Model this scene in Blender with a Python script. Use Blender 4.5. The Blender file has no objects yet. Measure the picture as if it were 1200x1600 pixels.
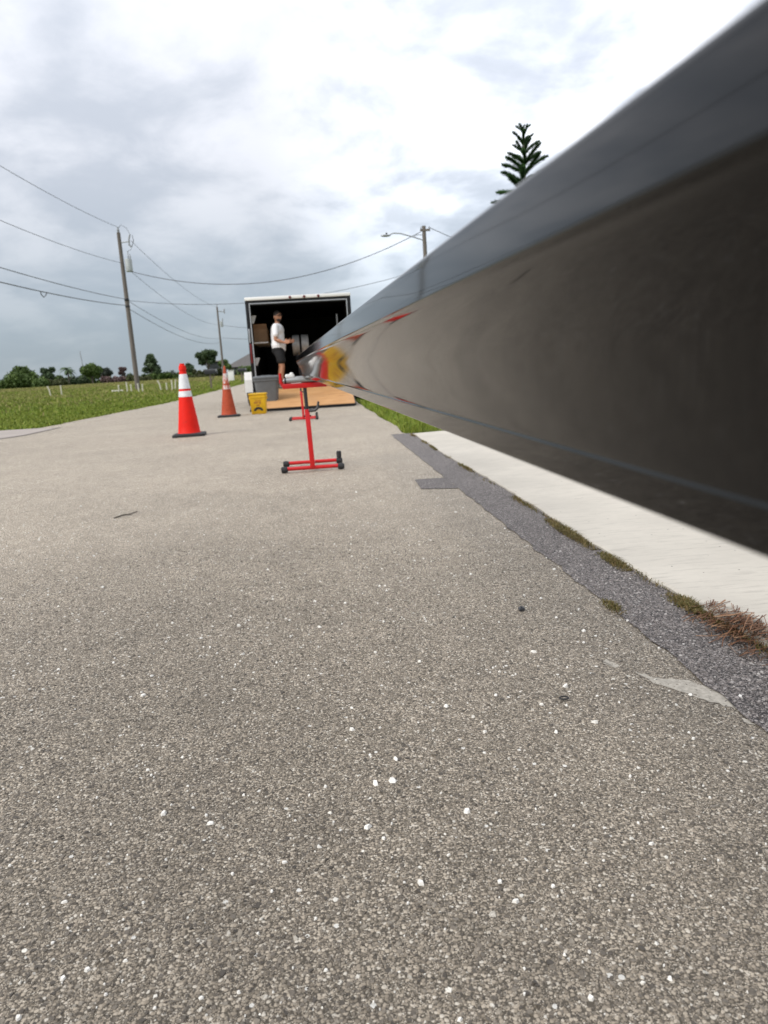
import bpy, bmesh, math, random
import numpy as np
from mathutils import Vector, Matrix
random.seed(7)
rng = np.random.default_rng(11)
sc = bpy.context.scene
col = sc.collection
R = math.radians

# ------------------------------------------------------------------ camera
CAM_H = 0.66
cam = bpy.data.cameras.new('camera')
cam_ob = bpy.data.objects.new('camera', cam)
col.objects.link(cam_ob)
right = Vector((0.99357, -0.09683, -0.05874))
upv = Vector((0.07632, 0.18927, 0.97896))
back = Vector((-0.08368, -0.97714, 0.19544))
m = Matrix((right, upv, back)).transposed().to_4x4()
m.translation = Vector((0, 0, CAM_H))
cam_ob.matrix_world = m
cam.sensor_fit = 'VERTICAL'
cam.sensor_height = 36.0
cam.lens = 36.0 * 1110 / 1600
cam.clip_start = 0.01
cam.clip_end = 3000
cam.dof.use_dof = True
cam.dof.focus_distance = 1.3
cam.dof.aperture_fstop = 8.0
sc.camera = cam_ob

# ------------------------------------------------------------------ sky, sun, exposure
SUN_DIR = Vector((-0.66, -0.42, 0.62)).normalized()
SUN_EL = math.asin(SUN_DIR.z)
SUN_AZ = math.atan2(SUN_DIR.x, SUN_DIR.y)
world = bpy.data.worlds.new('World')
sc.world = world
world.use_nodes = True
wn, wl = world.node_tree.nodes, world.node_tree.links
wn.clear()


def wnode(t, **kw):
    n = wn.new(t)
    for k, v in kw.items():
        setattr(n, k, v)
    return n


def wmath(op, a, b=None, clamp=False):
    n = wn.new('ShaderNodeMath')
    n.operation = op
    n.use_clamp = clamp
    for i, x in enumerate((a, b)):
        if x is None:
            continue
        if isinstance(x, (int, float)):
            n.inputs[i].default_value = x
        else:
            wl.new(x, n.inputs[i])
    return n.outputs[0]


def wmix(fac, a, b):
    n = wn.new('ShaderNodeMix')
    n.data_type = 'RGBA'
    for s, x in ((n.inputs[0], fac), (n.inputs[6], a), (n.inputs[7], b)):
        if isinstance(x, (int, float)):
            s.default_value = x
        elif isinstance(x, tuple):
            s.default_value = (*x, 1)
        else:
            wl.new(x, s)
    return n.outputs[2]


def wmap(v, a, b, c=0.0, d=1.0, smooth=True):
    n = wn.new('ShaderNodeMapRange')
    n.interpolation_type = 'SMOOTHSTEP' if smooth else 'LINEAR'
    wl.new(v, n.inputs[0])
    for i, x in enumerate((a, b, c, d)):
        n.inputs[i + 1].default_value = x
    return n.outputs[0]


tc = wnode('ShaderNodeTexCoord')
sepn = wnode('ShaderNodeSeparateXYZ')
wl.new(tc.outputs['Generated'], sepn.inputs[0])
X, Y, Z = sepn.outputs
zz = wmath('ADD', wmath('MAXIMUM', Z, 0.0), 0.30)
comb = wnode('ShaderNodeCombineXYZ')
wl.new(wmath('DIVIDE', X, zz), comb.inputs[0])
wl.new(wmath('DIVIDE', Y, zz), comb.inputs[1])


def wnoise(scale, detail, rough, dist, off):
    mp = wnode('ShaderNodeMapping')
    mp.inputs['Location'].default_value = off
    wl.new(comb.outputs[0], mp.inputs[0])
    n = wnode('ShaderNodeTexNoise')
    wl.new(mp.outputs[0], n.inputs['Vector'])
    n.inputs['Scale'].default_value = scale
    n.inputs['Detail'].default_value = detail
    n.inputs['Roughness'].default_value = rough
    n.inputs['Distortion'].default_value = dist
    return n.outputs['Fac']


n1 = wnoise(1.15, 7, 0.52, 0.35, (3.6, 1.2, 0))
n2 = wnoise(3.6, 9, 0.56, 0.25, (7.4, 2.2, 0))
n3 = wnoise(0.33, 3, 0.5, 0.2, (1.3, 9.2, 0))
dens = wmath('ADD', wmath('ADD', wmath('MULTIPLY', n1, 0.44), wmath('MULTIPLY', n2, 0.50)), wmath('MULTIPLY', n3, 0.16))
thick = wmap(dens, 0.45, 0.64)
# one small dark cloud low over the street light
cl = wnode('ShaderNodeVectorMath', operation='SUBTRACT')
wl.new(tc.outputs['Generated'], cl.inputs[0])
CLOUD = (right * ((632 - 600) / 1110) - upv * ((342 - 800) / 1110) - back).normalized()
cl.inputs[1].default_value = CLOUD
cs_ = wnode('ShaderNodeVectorMath', operation='MULTIPLY')
wl.new(cl.outputs[0], cs_.inputs[0])
cs_.inputs[1].default_value = (1.0, 1.0, 2.1)
cn_ = wnode('ShaderNodeVectorMath', operation='LENGTH')
wl.new(cs_.outputs[0], cn_.inputs[0])
nb_ = wnode('ShaderNodeTexNoise')
wl.new(tc.outputs['Generated'], nb_.inputs['Vector'])
nb_.inputs['Scale'].default_value = 26
nb_.inputs['Detail'].default_value = 6
lump = wmap(wmath('ADD', cn_.outputs['Value'], wmath('MULTIPLY', wmath('SUBTRACT', nb_.outputs['Fac'], 0.5), 0.11)), 0.010, 0.072, 0.75, 0.0)
thick = wmath('MAXIMUM', thick, lump)
# the thinner, brighter part of the cloud deck
dotn = wnode('ShaderNodeVectorMath', operation='DOT_PRODUCT')
wl.new(tc.outputs['Generated'], dotn.inputs[0])
dotn.inputs[1].default_value = (right * (270 / 1110) + upv * (560 / 1110) - back).normalized()
glow = wmath('MULTIPLY', wmap(dotn.outputs['Value'], 0.93, 1.0), wmath('SUBTRACT', 1.0, wmath('MULTIPLY', thick, 0.75)))
ccol = wmix(thick, (0.755, 0.770, 0.82), (0.50, 0.535, 0.60))
ccol = wmix(wmap(Z, 0.0, 0.30, 0.70, 0.0), ccol, (0.30, 0.385, 0.455))
# an overcast sky brightens towards the zenith
br = wmath('ADD', wmath('ADD', 0.47, wmath('MULTIPLY', wmath('MAXIMUM', Z, 0.0), 0.70)), wmath('MULTIPLY', glow, 0.50))
ccol10 = wnode('ShaderNodeVectorMath', operation='SCALE')
wl.new(ccol, ccol10.inputs[0])
wl.new(wmath('MULTIPLY', br, 10.0), ccol10.inputs['Scale'])
sky = wnode('ShaderNodeTexSky')
sky.sky_type = 'NISHITA'
sky.sun_disc = False
sky.sun_elevation = SUN_EL
sky.sun_rotation = SUN_AZ
fin = wmix(0.93, sky.outputs[0], ccol10.outputs[0])
bg = wnode('ShaderNodeBackground')
bg.inputs['Strength'].default_value = 0.1
wl.new(fin, bg.inputs[0])
wo = wnode('ShaderNodeOutputWorld')
wl.new(bg.outputs[0], wo.inputs[0])

sun = bpy.data.lights.new('sun', 'SUN')
sun.energy = 1.5
sun.angle = R(30)
sun.color = (1.0, 0.96, 0.90)
sun_ob = bpy.data.objects.new('sun', sun)
col.objects.link(sun_ob)
sun_ob.rotation_euler = SUN_DIR.to_track_quat('Z', 'Y').to_euler()

vs = sc.view_settings
vs.view_transform = 'Standard'
vs.look = 'None'
vs.exposure = 0.95
vs.gamma = 1.0
vs.use_curve_mapping = False


# ------------------------------------------------------------------ materials
def srgb(r, g, b):
    f = lambda c: (c / 12.92 if c <= 0.04045 else ((c + 0.055) / 1.055) ** 2.4)
    return (f(r / 255), f(g / 255), f(b / 255))


class NT:
    """small helper around a material node tree"""
    def __init__(self, name):
        self.m = bpy.data.materials.new(name)
        self.m.use_nodes = True
        self.n = self.m.node_tree.nodes
        self.l = self.m.node_tree.links
        self.b = self.n['Principled BSDF']
        self._tc = None

    def node(self, t, **kw):
        x = self.n.new(t)
        for k, v in kw.items():
            setattr(x, k, v)
        return x

    def put(self, sock, v):
        if isinstance(v, (int, float)):
            sock.default_value = v
        elif isinstance(v, tuple):
            sock.default_value = (*v, 1) if len(v) == 3 and sock.type == 'RGBA' else v
        else:
            self.l.new(v, sock)

    def obj(self):
        if not self._tc:
            self._tc = self.node('ShaderNodeTexCoord')
        return self._tc.outputs['Object']

    def mapping(self, scale=(1, 1, 1), loc=(0, 0, 0), rot=(0, 0, 0), vec=None):
        mp = self.node('ShaderNodeMapping')
        self.l.new(vec or self.obj(), mp.inputs[0])
        mp.inputs['Scale'].default_value = scale
        mp.inputs['Location'].default_value = loc
        mp.inputs['Rotation'].default_value = rot
        return mp.outputs[0]

    def noise(self, scale, detail=3, rough=0.55, dist=0.0, vec=None, color=False):
        x = self.node('ShaderNodeTexNoise')
        self.l.new(vec or self.obj(), x.inputs['Vector'])
        x.inputs['Scale'].default_value = scale
        x.inputs['Detail'].default_value = detail
        x.inputs['Roughness'].default_value = rough
        x.inputs['Distortion'].default_value = dist
        return x.outputs['Color' if color else 'Fac']

    def voro(self, scale, feature='F1', out='Distance', vec=None, rnd=1.0):
        x = self.node('ShaderNodeTexVoronoi', feature=feature)
        self.l.new(vec or self.obj(), x.inputs['Vector'])
        x.inputs['Scale'].default_value = scale
        x.inputs['Randomness'].default_value = rnd
        return x.outputs[out]

    def math(self, op, a, b=0.0, clamp=False):
        x = self.node('ShaderNodeMath', operation=op, use_clamp=clamp)
        self.put(x.inputs[0], a)
        self.put(x.inputs[1], b)
        return x.outputs[0]

    def maprange(self, v, a, b, c=0.0, d=1.0):
        x = self.node('ShaderNodeMapRange')
        self.l.new(v, x.inputs[0])
        for i, k in enumerate((a, b, c, d)):
            x.inputs[i + 1].default_value = k
        return x.outputs[0]

    def mix(self, fac, a, b, blend='MIX'):
        x = self.node('ShaderNodeMix', data_type='RGBA', blend_type=blend)
        self.put(x.inputs[0], fac)
        self.put(x.inputs[6], a)
        self.put(x.inputs[7], b)
        return x.outputs[2]

    def ramp(self, v, stops):
        x = self.node('ShaderNodeValToRGB')
        self.l.new(v, x.inputs[0])
        e = x.color_ramp.elements
        while len(e) < len(stops):
            e.new(0.5)
        for k, (p, c) in zip(e, stops):
            k.position = p
            k.color = (*c, 1)
        return x.outputs[0]

    def base(self, v):
        self.put(self.b.inputs['Base Color'], v)

    def set(self, **kw):
        for k, v in kw.items():
            self.put(self.b.inputs[k.replace('_', ' ')], v)

    def bump(self, h, strength=0.5, dist=0.01):
        x = self.node('ShaderNodeBump')
        x.inputs['Strength'].default_value = strength
        x.inputs['Distance'].default_value = dist
        self.l.new(h, x.inputs['Height'])
        self.l.new(x.outputs[0], self.b.inputs['Normal'])


def plain(name, c, rough=0.5, metal=0.0, var=0.12, scale=6.0, bump=0.0, bscale=60, coat=0.0, spec=0.5):
    t = NT(name)
    n = t.noise(scale, 5, 0.6)
    lo = tuple(x * (1 - var) for x in c)
    hi = tuple(min(1, x * (1 + var)) for x in c)
    t.base(t.mix(t.maprange(n, 0.3, 0.7), lo, hi))
    t.set(Roughness=rough, Metallic=metal, Specular_IOR_Level=spec, Coat_Weight=coat)
    if bump:
        t.bump(t.noise(bscale, 3), bump, 0.004)
    return t.m


MAT = {}


def asphalt(name, stone_ramp, gap, tint_noise, flecks=True, scale=215.0):
    t = NT(name)
    o = t.obj()
    wob = t.node('ShaderNodeVectorMath', operation='MULTIPLY_ADD')
    t.l.new(t.noise(scale * 0.9, 2, color=True), wob.inputs[0])
    wob.inputs[1].default_value = (0.004, 0.004, 0.004)
    t.l.new(o, wob.inputs[2])
    v = wob.outputs[0]
    c1 = t.voro(scale, 'F1', 'Color', v)
    d1 = t.voro(scale, 'F1', 'Distance', v)
    c2 = t.voro(scale * 2.3, 'F1', 'Color', v)
    d2 = t.voro(scale * 2.3, 'F1', 'Distance', v)
    s1 = t.node('ShaderNodeSeparateColor')
    t.l.new(c1, s1.inputs[0])
    s2 = t.node('ShaderNodeSeparateColor')
    t.l.new(c2, s2.inputs[0])
    big = t.math('GREATER_THAN', s1.outputs[1], 0.45)
    val = t.math('ADD', t.math('MULTIPLY', s1.outputs[0], big), t.math('MULTIPLY', s2.outputs[0], t.math('SUBTRACT', 1.0, big)))
    dd = t.math('ADD', t.math('MULTIPLY', d1, big), t.math('MULTIPLY', d2, t.math('SUBTRACT', 1.0, big)))
    c = t.ramp(val, stone_ramp)
    edge = t.maprange(dd, 0.42, 0.66)
    c = t.mix(edge, c, gap)
    if flecks:
        cf = t.voro(85.0, 'F1', 'Color')
        df = t.voro(85.0, 'F1', 'Distance')
        sf = t.node('ShaderNodeSeparateColor')
        t.l.new(cf, sf.inputs[0])
        f = t.math('MULTIPLY', t.math('GREATER_THAN', sf.outputs[0], 0.975), t.math('LESS_THAN', df, 0.30))
        c = t.mix(f, c, (0.62, 0.60, 0.55))
    wear = t.noise(1.1, 5, 0.6)
    fine = t.noise(9.0, 4, 0.65)
    k = t.math('ADD', t.maprange(wear, 0.3, 0.7, 0.90, 1.10), t.maprange(fine, 0.3, 0.7, -0.10, 0.10))
    sc_ = t.node('ShaderNodeVectorMath', operation='SCALE')
    t.l.new(c, sc_.inputs[0])
    t.l.new(k, sc_.inputs['Scale'])
    # grazing-light gradient put into the colour: darker near, brighter up the road
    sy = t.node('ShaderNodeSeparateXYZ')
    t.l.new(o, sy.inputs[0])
    graze_gain = t.maprange(t.math('ADD', sy.outputs[1], t.maprange(t.noise(0.8, 4, 0.6), 0.3, 0.7, -0.7, 0.7)), 0.6, 4.5, 0.86, 1.42 if flecks else 1.1)
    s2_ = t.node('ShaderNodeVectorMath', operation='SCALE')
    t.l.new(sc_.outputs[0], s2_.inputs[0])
    t.l.new(graze_gain, s2_.inputs['Scale'])
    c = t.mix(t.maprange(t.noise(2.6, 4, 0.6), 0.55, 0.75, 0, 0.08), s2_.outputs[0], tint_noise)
    t.base(c)
    t.set(Roughness=0.7, Specular_IOR_Level=0.22)
    h = t.math('SUBTRACT', 1.0, dd)
    t.bump(h, 0.45, 0.0025)
    return t.m


ROAD_RAMP = [(0.0, (0.195, 0.163, 0.124)), (0.45, (0.345, 0.291, 0.225)), (0.8, (0.458, 0.394, 0.311)), (1.0, (0.58, 0.53, 0.45))]
PATCH_RAMP = [(0.0, (0.105, 0.090, 0.081)), (0.5, (0.215, 0.187, 0.171)), (0.85, (0.31, 0.275, 0.255)), (1.0, (0.45, 0.42, 0.385))]
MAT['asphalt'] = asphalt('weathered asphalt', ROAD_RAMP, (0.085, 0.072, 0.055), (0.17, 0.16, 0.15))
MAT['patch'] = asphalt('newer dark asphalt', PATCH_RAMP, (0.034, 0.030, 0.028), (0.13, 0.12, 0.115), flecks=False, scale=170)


def stones(name, rp):
    t = NT(name)
    g = t.node('ShaderNodeNewGeometry')
    c = t.ramp(g.outputs['Random Per Island'], rp)
    n = t.noise(420, 2)
    wear = t.noise(1.1, 5, 0.6)
    k = t.math('MULTIPLY', t.maprange(n, 0.3, 0.7, 0.78, 1.2), t.maprange(wear, 0.3, 0.7, 0.84, 1.14))
    s = t.node('ShaderNodeVectorMath', operation='SCALE')
    t.l.new(c, s.inputs[0])
    t.l.new(k, s.inputs['Scale'])
    t.base(s.outputs[0])
    t.set(Roughness=0.6)
    return t.m


MAT['stones'] = stones('aggregate stone', [(0.0, (0.052, 0.043, 0.033)), (0.35, (0.108, 0.090, 0.069)), (0.75, (0.165, 0.140, 0.109)), (0.965, (0.25, 0.217, 0.172)), (1.0, (0.66, 0.63, 0.56))])
MAT['patch_stones'] = stones('patch stone', PATCH_RAMP)
MAT['shell'] = plain('white shell chip', (0.74, 0.71, 0.65), 0.5, var=0.1, scale=200)


def concrete(name, c, streak=True):
    t = NT(name)
    n = t.noise(1.6, 6, 0.62)
    k = t.noise(38, 4, 0.7)
    st = t.noise(7.0, 5, 0.65, vec=t.mapping(scale=(1.0, 9.0, 1.0), rot=(0, 0, 0.25)))
    cc = t.mix(t.maprange(n, 0.3, 0.7), tuple(x * 0.80 for x in c), tuple(min(1, x * 1.05) for x in c))
    cc = t.mix(t.maprange(k, 0.35, 0.75, 0, 0.22), cc, tuple(x * 0.72 for x in c))
    cc = t.mix(t.maprange(st, 0.53, 0.68, 0, 0.65), cc, tuple(x * 0.62 for x in c))
    sp = t.voro(55.0, 'F1', 'Distance')
    sr = t.node('ShaderNodeSeparateColor')
    t.l.new(t.voro(55.0, 'F1', 'Color'), sr.inputs[0])
    pit = t.math('MULTIPLY', t.math('LESS_THAN', sp, 0.16), t.math('GREATER_THAN', sr.outputs[0], 0.96))
    cc = t.mix(pit, cc, (0.06, 0.055, 0.05))
    t.base(cc)
    t.set(Roughness=0.75)
    t.bump(t.math('ADD', k, t.math('MULTIPLY', st, 0.8)), 0.22, 0.004)
    return t.m


MAT['concrete'] = concrete('pale concrete', (0.53, 0.485, 0.41))
MAT['pinkconcrete'] = concrete('pinkish concrete', (0.36, 0.31, 0.27))

t = NT('grass soil')
n = t.noise(0.35, 6, 0.6)
k = t.noise(6.0, 5, 0.7)
c = t.ramp(n, [(0.3, (0.075, 0.125, 0.014)), (0.5, (0.110, 0.145, 0.022)), (0.72, (0.16, 0.155, 0.045))])
c = t.mix(t.maprange(k, 0.35, 0.7, 0, 0.6), c, (0.045, 0.060, 0.012))
t.base(c)
t.set(Roughness=0.9, Specular_IOR_Level=0.1)
t.bump(t.noise(14, 5, 0.7), 0.8, 0.06)
MAT['grass_ground'] = t.m


def blades(name, rp):
    t = NT(name)
    g = t.node('ShaderNodeNewGeometry')
    c = t.ramp(g.outputs['Random Per Island'], rp)
    n = t.noise(0.4, 4, 0.6)
    c = t.mix(t.maprange(n, 0.35, 0.7, 0.0, 0.5), c, tuple(x * 0.6 for x in rp[-1][1]))
    t.base(c)
    t.set(Roughness=0.65, Specular_IOR_Level=0.25)
    t.set(Subsurface_Weight=0.0)
    return t.m


MAT['blade_green'] = blades('green grass blade', [(0.0, (0.100, 0.165, 0.012)), (0.6, (0.170, 0.235, 0.020)), (1.0, (0.27, 0.285, 0.055))])
MAT['blade_field'] = blades('field grass blade', [(0.0, (0.145, 0.185, 0.030)), (0.5, (0.245, 0.240, 0.065)), (1.0, (0.36, 0.30, 0.13))])
MAT['blade_weed'] = blades('weed blade', [(0.0, (0.060, 0.070, 0.012)), (0.55, (0.15, 0.125, 0.035)), (1.0, (0.24, 0.16, 0.07))])
MAT['straw'] = blades('pine straw', [(0.0, (0.060, 0.028, 0.015)), (0.55, (0.17, 0.070, 0.036)), (1.0, (0.34, 0.20, 0.11))])

t = NT('glossy dark bronze paint')
t.base((0.0030, 0.0029, 0.0030))
t.set(Roughness=0.05, Specular_IOR_Level=0.5, IOR=1.42)
MAT['bronze'] = t.m

MAT['red'] = plain('red enamel', (0.52, 0.005, 0.006), 0.32, var=0.12, coat=0.15)
MAT['blackplastic'] = plain('black plastic', (0.013, 0.013, 0.014), 0.45)
MAT['rubber'] = plain('black rubber', (0.016, 0.016, 0.017), 0.7, var=0.25, bump=0.2)
MAT['roller'] = plain('grey roller steel', (0.33, 0.33, 0.32), 0.35, 0.6, var=0.1)
MAT['orange'] = plain('bright orange pvc', (0.68, 0.010, 0.002), 0.6, spec=0.25, var=0.07, scale=14, bump=0.05)
for nm_, sc_c, lo_, hi_ in (('orange', (0.30, 0.022, 0.012), .60, .74), ('red', (0.16, 0.012, 0.010), .60, .70)):
    mt_ = MAT[nm_]
    nt_ = mt_.node_tree
    bs_ = nt_.nodes['Principled BSDF']
    src_ = bs_.inputs['Base Color'].links[0].from_socket
    tc_ = nt_.nodes.new('ShaderNodeTexCoord')
    nz_ = nt_.nodes.new('ShaderNodeTexNoise')
    nt_.links.new(tc_.outputs['Object'], nz_.inputs['Vector'])
    nz_.inputs['Scale'].default_value = 11
    nz_.inputs['Detail'].default_value = 8
    nz_.inputs['Roughness'].default_value = 0.7
    mr_ = nt_.nodes.new('ShaderNodeMapRange')
    nt_.links.new(nz_.outputs['Fac'], mr_.inputs[0])
    mr_.inputs[1].default_value, mr_.inputs[2].default_value = lo_, hi_
    mr_.inputs[4].default_value = 0.7
    mx_ = nt_.nodes.new('ShaderNodeMix')
    mx_.data_type = 'RGBA'
    nt_.links.new(mr_.outputs[0], mx_.inputs[0])
    nt_.links.new(src_, mx_.inputs[6])
    mx_.inputs[7].default_value = (*sc_c, 1)
    nt_.links.new(mx_.outputs[2], bs_.inputs['Base Color'])
MAT['orange_old'] = plain('faded orange pvc', (0.36, 0.058, 0.022), 0.65, spec=0.25, var=0.16, scale=18, bump=0.1)
MAT['reflect'] = plain('white reflective sleeve', (0.66, 0.67, 0.68), 0.45, var=0.10, scale=30)
t = NT('worn reflective sleeve')
n = t.noise(16, 6, 0.65, vec=t.mapping(scale=(1, 1, 0.35)))
t.base(t.mix(t.maprange(n, 0.47, 0.56), (0.56, 0.50, 0.48), (0.42, 0.10, 0.055)))
t.set(Roughness=0.6)
MAT['reflect_old'] = t.m
MAT['trailer_black'] = plain('black trailer paint', (0.006, 0.006, 0.0065), 0.4, spec=0.3)
MAT['liner'] = plain('black liner', (0.010, 0.010, 0.011), 0.75)
MAT['white'] = plain('white paint', (0.78, 0.77, 0.74), 0.4, var=0.05)
MAT['silver'] = plain('silver trim', (0.55, 0.56, 0.57), 0.38, 0.7, var=0.1)
MAT['darkred'] = plain('dark red lens', (0.13, 0.012, 0.012), 0.2)
t = NT('plywood')
gr = t.noise(2.2, 6, 0.65, 0.5, vec=t.mapping(scale=(1.2, 14.0, 1.0)))
bl = t.noise(2.5, 4)
c = t.ramp(gr, [(0.3, (0.33, 0.155, 0.055)), (0.5, (0.50, 0.265, 0.105)), (0.75, (0.64, 0.38, 0.18))])
c = t.mix(t.maprange(bl, 0.5, 0.75, 0, 0.4), c, (0.30, 0.17, 0.085))
t.base(c)
t.set(Roughness=0.6)
MAT['plywood'] = t.m
MAT['cardboard'] = plain('cardboard', (0.30, 0.175, 0.09), 0.8, var=0.15)
MAT['binplastic'] = plain('grey bin plastic', (0.105, 0.112, 0.116), 0.55, var=0.12, scale=9, bump=0.05)
MAT['yellow'] = plain('yellow plastic', (0.74, 0.43, 0.008), 0.4, var=0.08, scale=12)
MAT['print_black'] = plain('black print', (0.02, 0.02, 0.015), 0.6)
MAT['print_brown'] = plain('brown print', (0.42, 0.16, 0.02), 0.6)
MAT['coil'] = plain('coil aluminium', (0.42, 0.41, 0.39), 0.5, 0.2, var=0.25, scale=30)
MAT['machine'] = plain('machine steel', (0.05, 0.05, 0.055), 0.4, 0.4)
MAT['chrome'] = plain('bright steel', (0.6, 0.6, 0.6), 0.25, 1.0)


def wood(name, a, b):
    t = NT(name)
    g = t.noise(9, 6, 0.65, vec=t.mapping(scale=(3, 3, 0.12)))
    t.base(t.mix(t.maprange(g, 0.3, 0.7), a, b))
    t.set(Roughness=0.85)
    return t.m


MAT['polewood'] = wood('weathered pole wood', (0.09, 0.075, 0.065), (0.19, 0.165, 0.145))
MAT['postwood'] = wood('post wood', (0.10, 0.08, 0.06), (0.19, 0.16, 0.12))
MAT['bark'] = wood('bark', (0.055, 0.045, 0.035), (0.13, 0.11, 0.09))
MAT['wire'] = plain('dull wire', (0.07, 0.07, 0.075), 0.6)
MAT['transformer'] = plain('grey transformer', (0.36, 0.38, 0.38), 0.5)
MAT['porcelain'] = plain('porcelain', (0.30, 0.31, 0.33), 0.3)
MAT['galv'] = plain('galvanised', (0.34, 0.35, 0.36), 0.45, 0.5)
MAT['pvc'] = plain('white pvc', (0.60, 0.57, 0.47), 0.5)
MAT['roof'] = plain('grey shingle roof', (0.105, 0.097, 0.092), 0.9, var=0.2, scale=3)
MAT['stucco'] = plain('stucco', (0.30, 0.27, 0.24), 0.9)
MAT['glass'] = plain('window glass', (0.02, 0.025, 0.03), 0.08)
MAT['skin'] = plain('tanned skin', (0.40, 0.19, 0.11), 0.5, var=0.06)
MAT['tee'] = plain('white cotton', (0.80, 0.79, 0.80), 0.9, var=0.04, bump=0.3, bscale=25)
MAT['shorts'] = plain('black cloth', (0.010, 0.010, 0.011), 0.9)
MAT['hair'] = plain('dark hair', (0.018, 0.012, 0.009), 0.7)
MAT['shoe'] = plain('grey shoe', (0.13, 0.14, 0.13), 0.7)
MAT['paint'] = plain('worn pale paint', (0.36, 0.325, 0.27), 0.8, var=0.3, scale=90, bump=0.4, bscale=300)


def foliage(name, rp):
    t = NT(name)
    g = t.node('ShaderNodeNewGeometry')
    c = t.ramp(g.outputs['Random Per Island'], rp)
    n = t.noise(0.7, 3)
    c = t.mix(t.maprange(n, 0.35, 0.65, 0, 0.5), c, tuple(x * 0.55 for x in rp[0][1]))
    t.base(c)
    t.set(Roughness=0.6, Specular_IOR_Level=0.3)
    return t.m


MAT['leaf_dark'] = foliage('dark leaves', [(0, (0.044, 0.076, 0.034)), (1, (0.115, 0.16, 0.07))])
MAT['leaf_mid'] = foliage('mid green leaves', [(0, (0.058, 0.102, 0.022)), (1, (0.145, 0.21, 0.052))])
MAT['leaf_olive'] = foliage('olive leaves', [(0, (0.060, 0.070, 0.025)), (1, (0.135, 0.145, 0.058))])
MAT['leaf_pink'] = foliage('pinkish leaves', [(0, (0.12, 0.075, 0.070)), (1, (0.24, 0.155, 0.15))])
MAT['leaf_grey'] = foliage('grey green leaves', [(0, (0.055, 0.07, 0.055)), (1, (0.13, 0.15, 0.12))])
MAT['needle'] = foliage('norfolk needles', [(0, (0.018, 0.058, 0.014)), (1, (0.06, 0.135, 0.03))])


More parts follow.
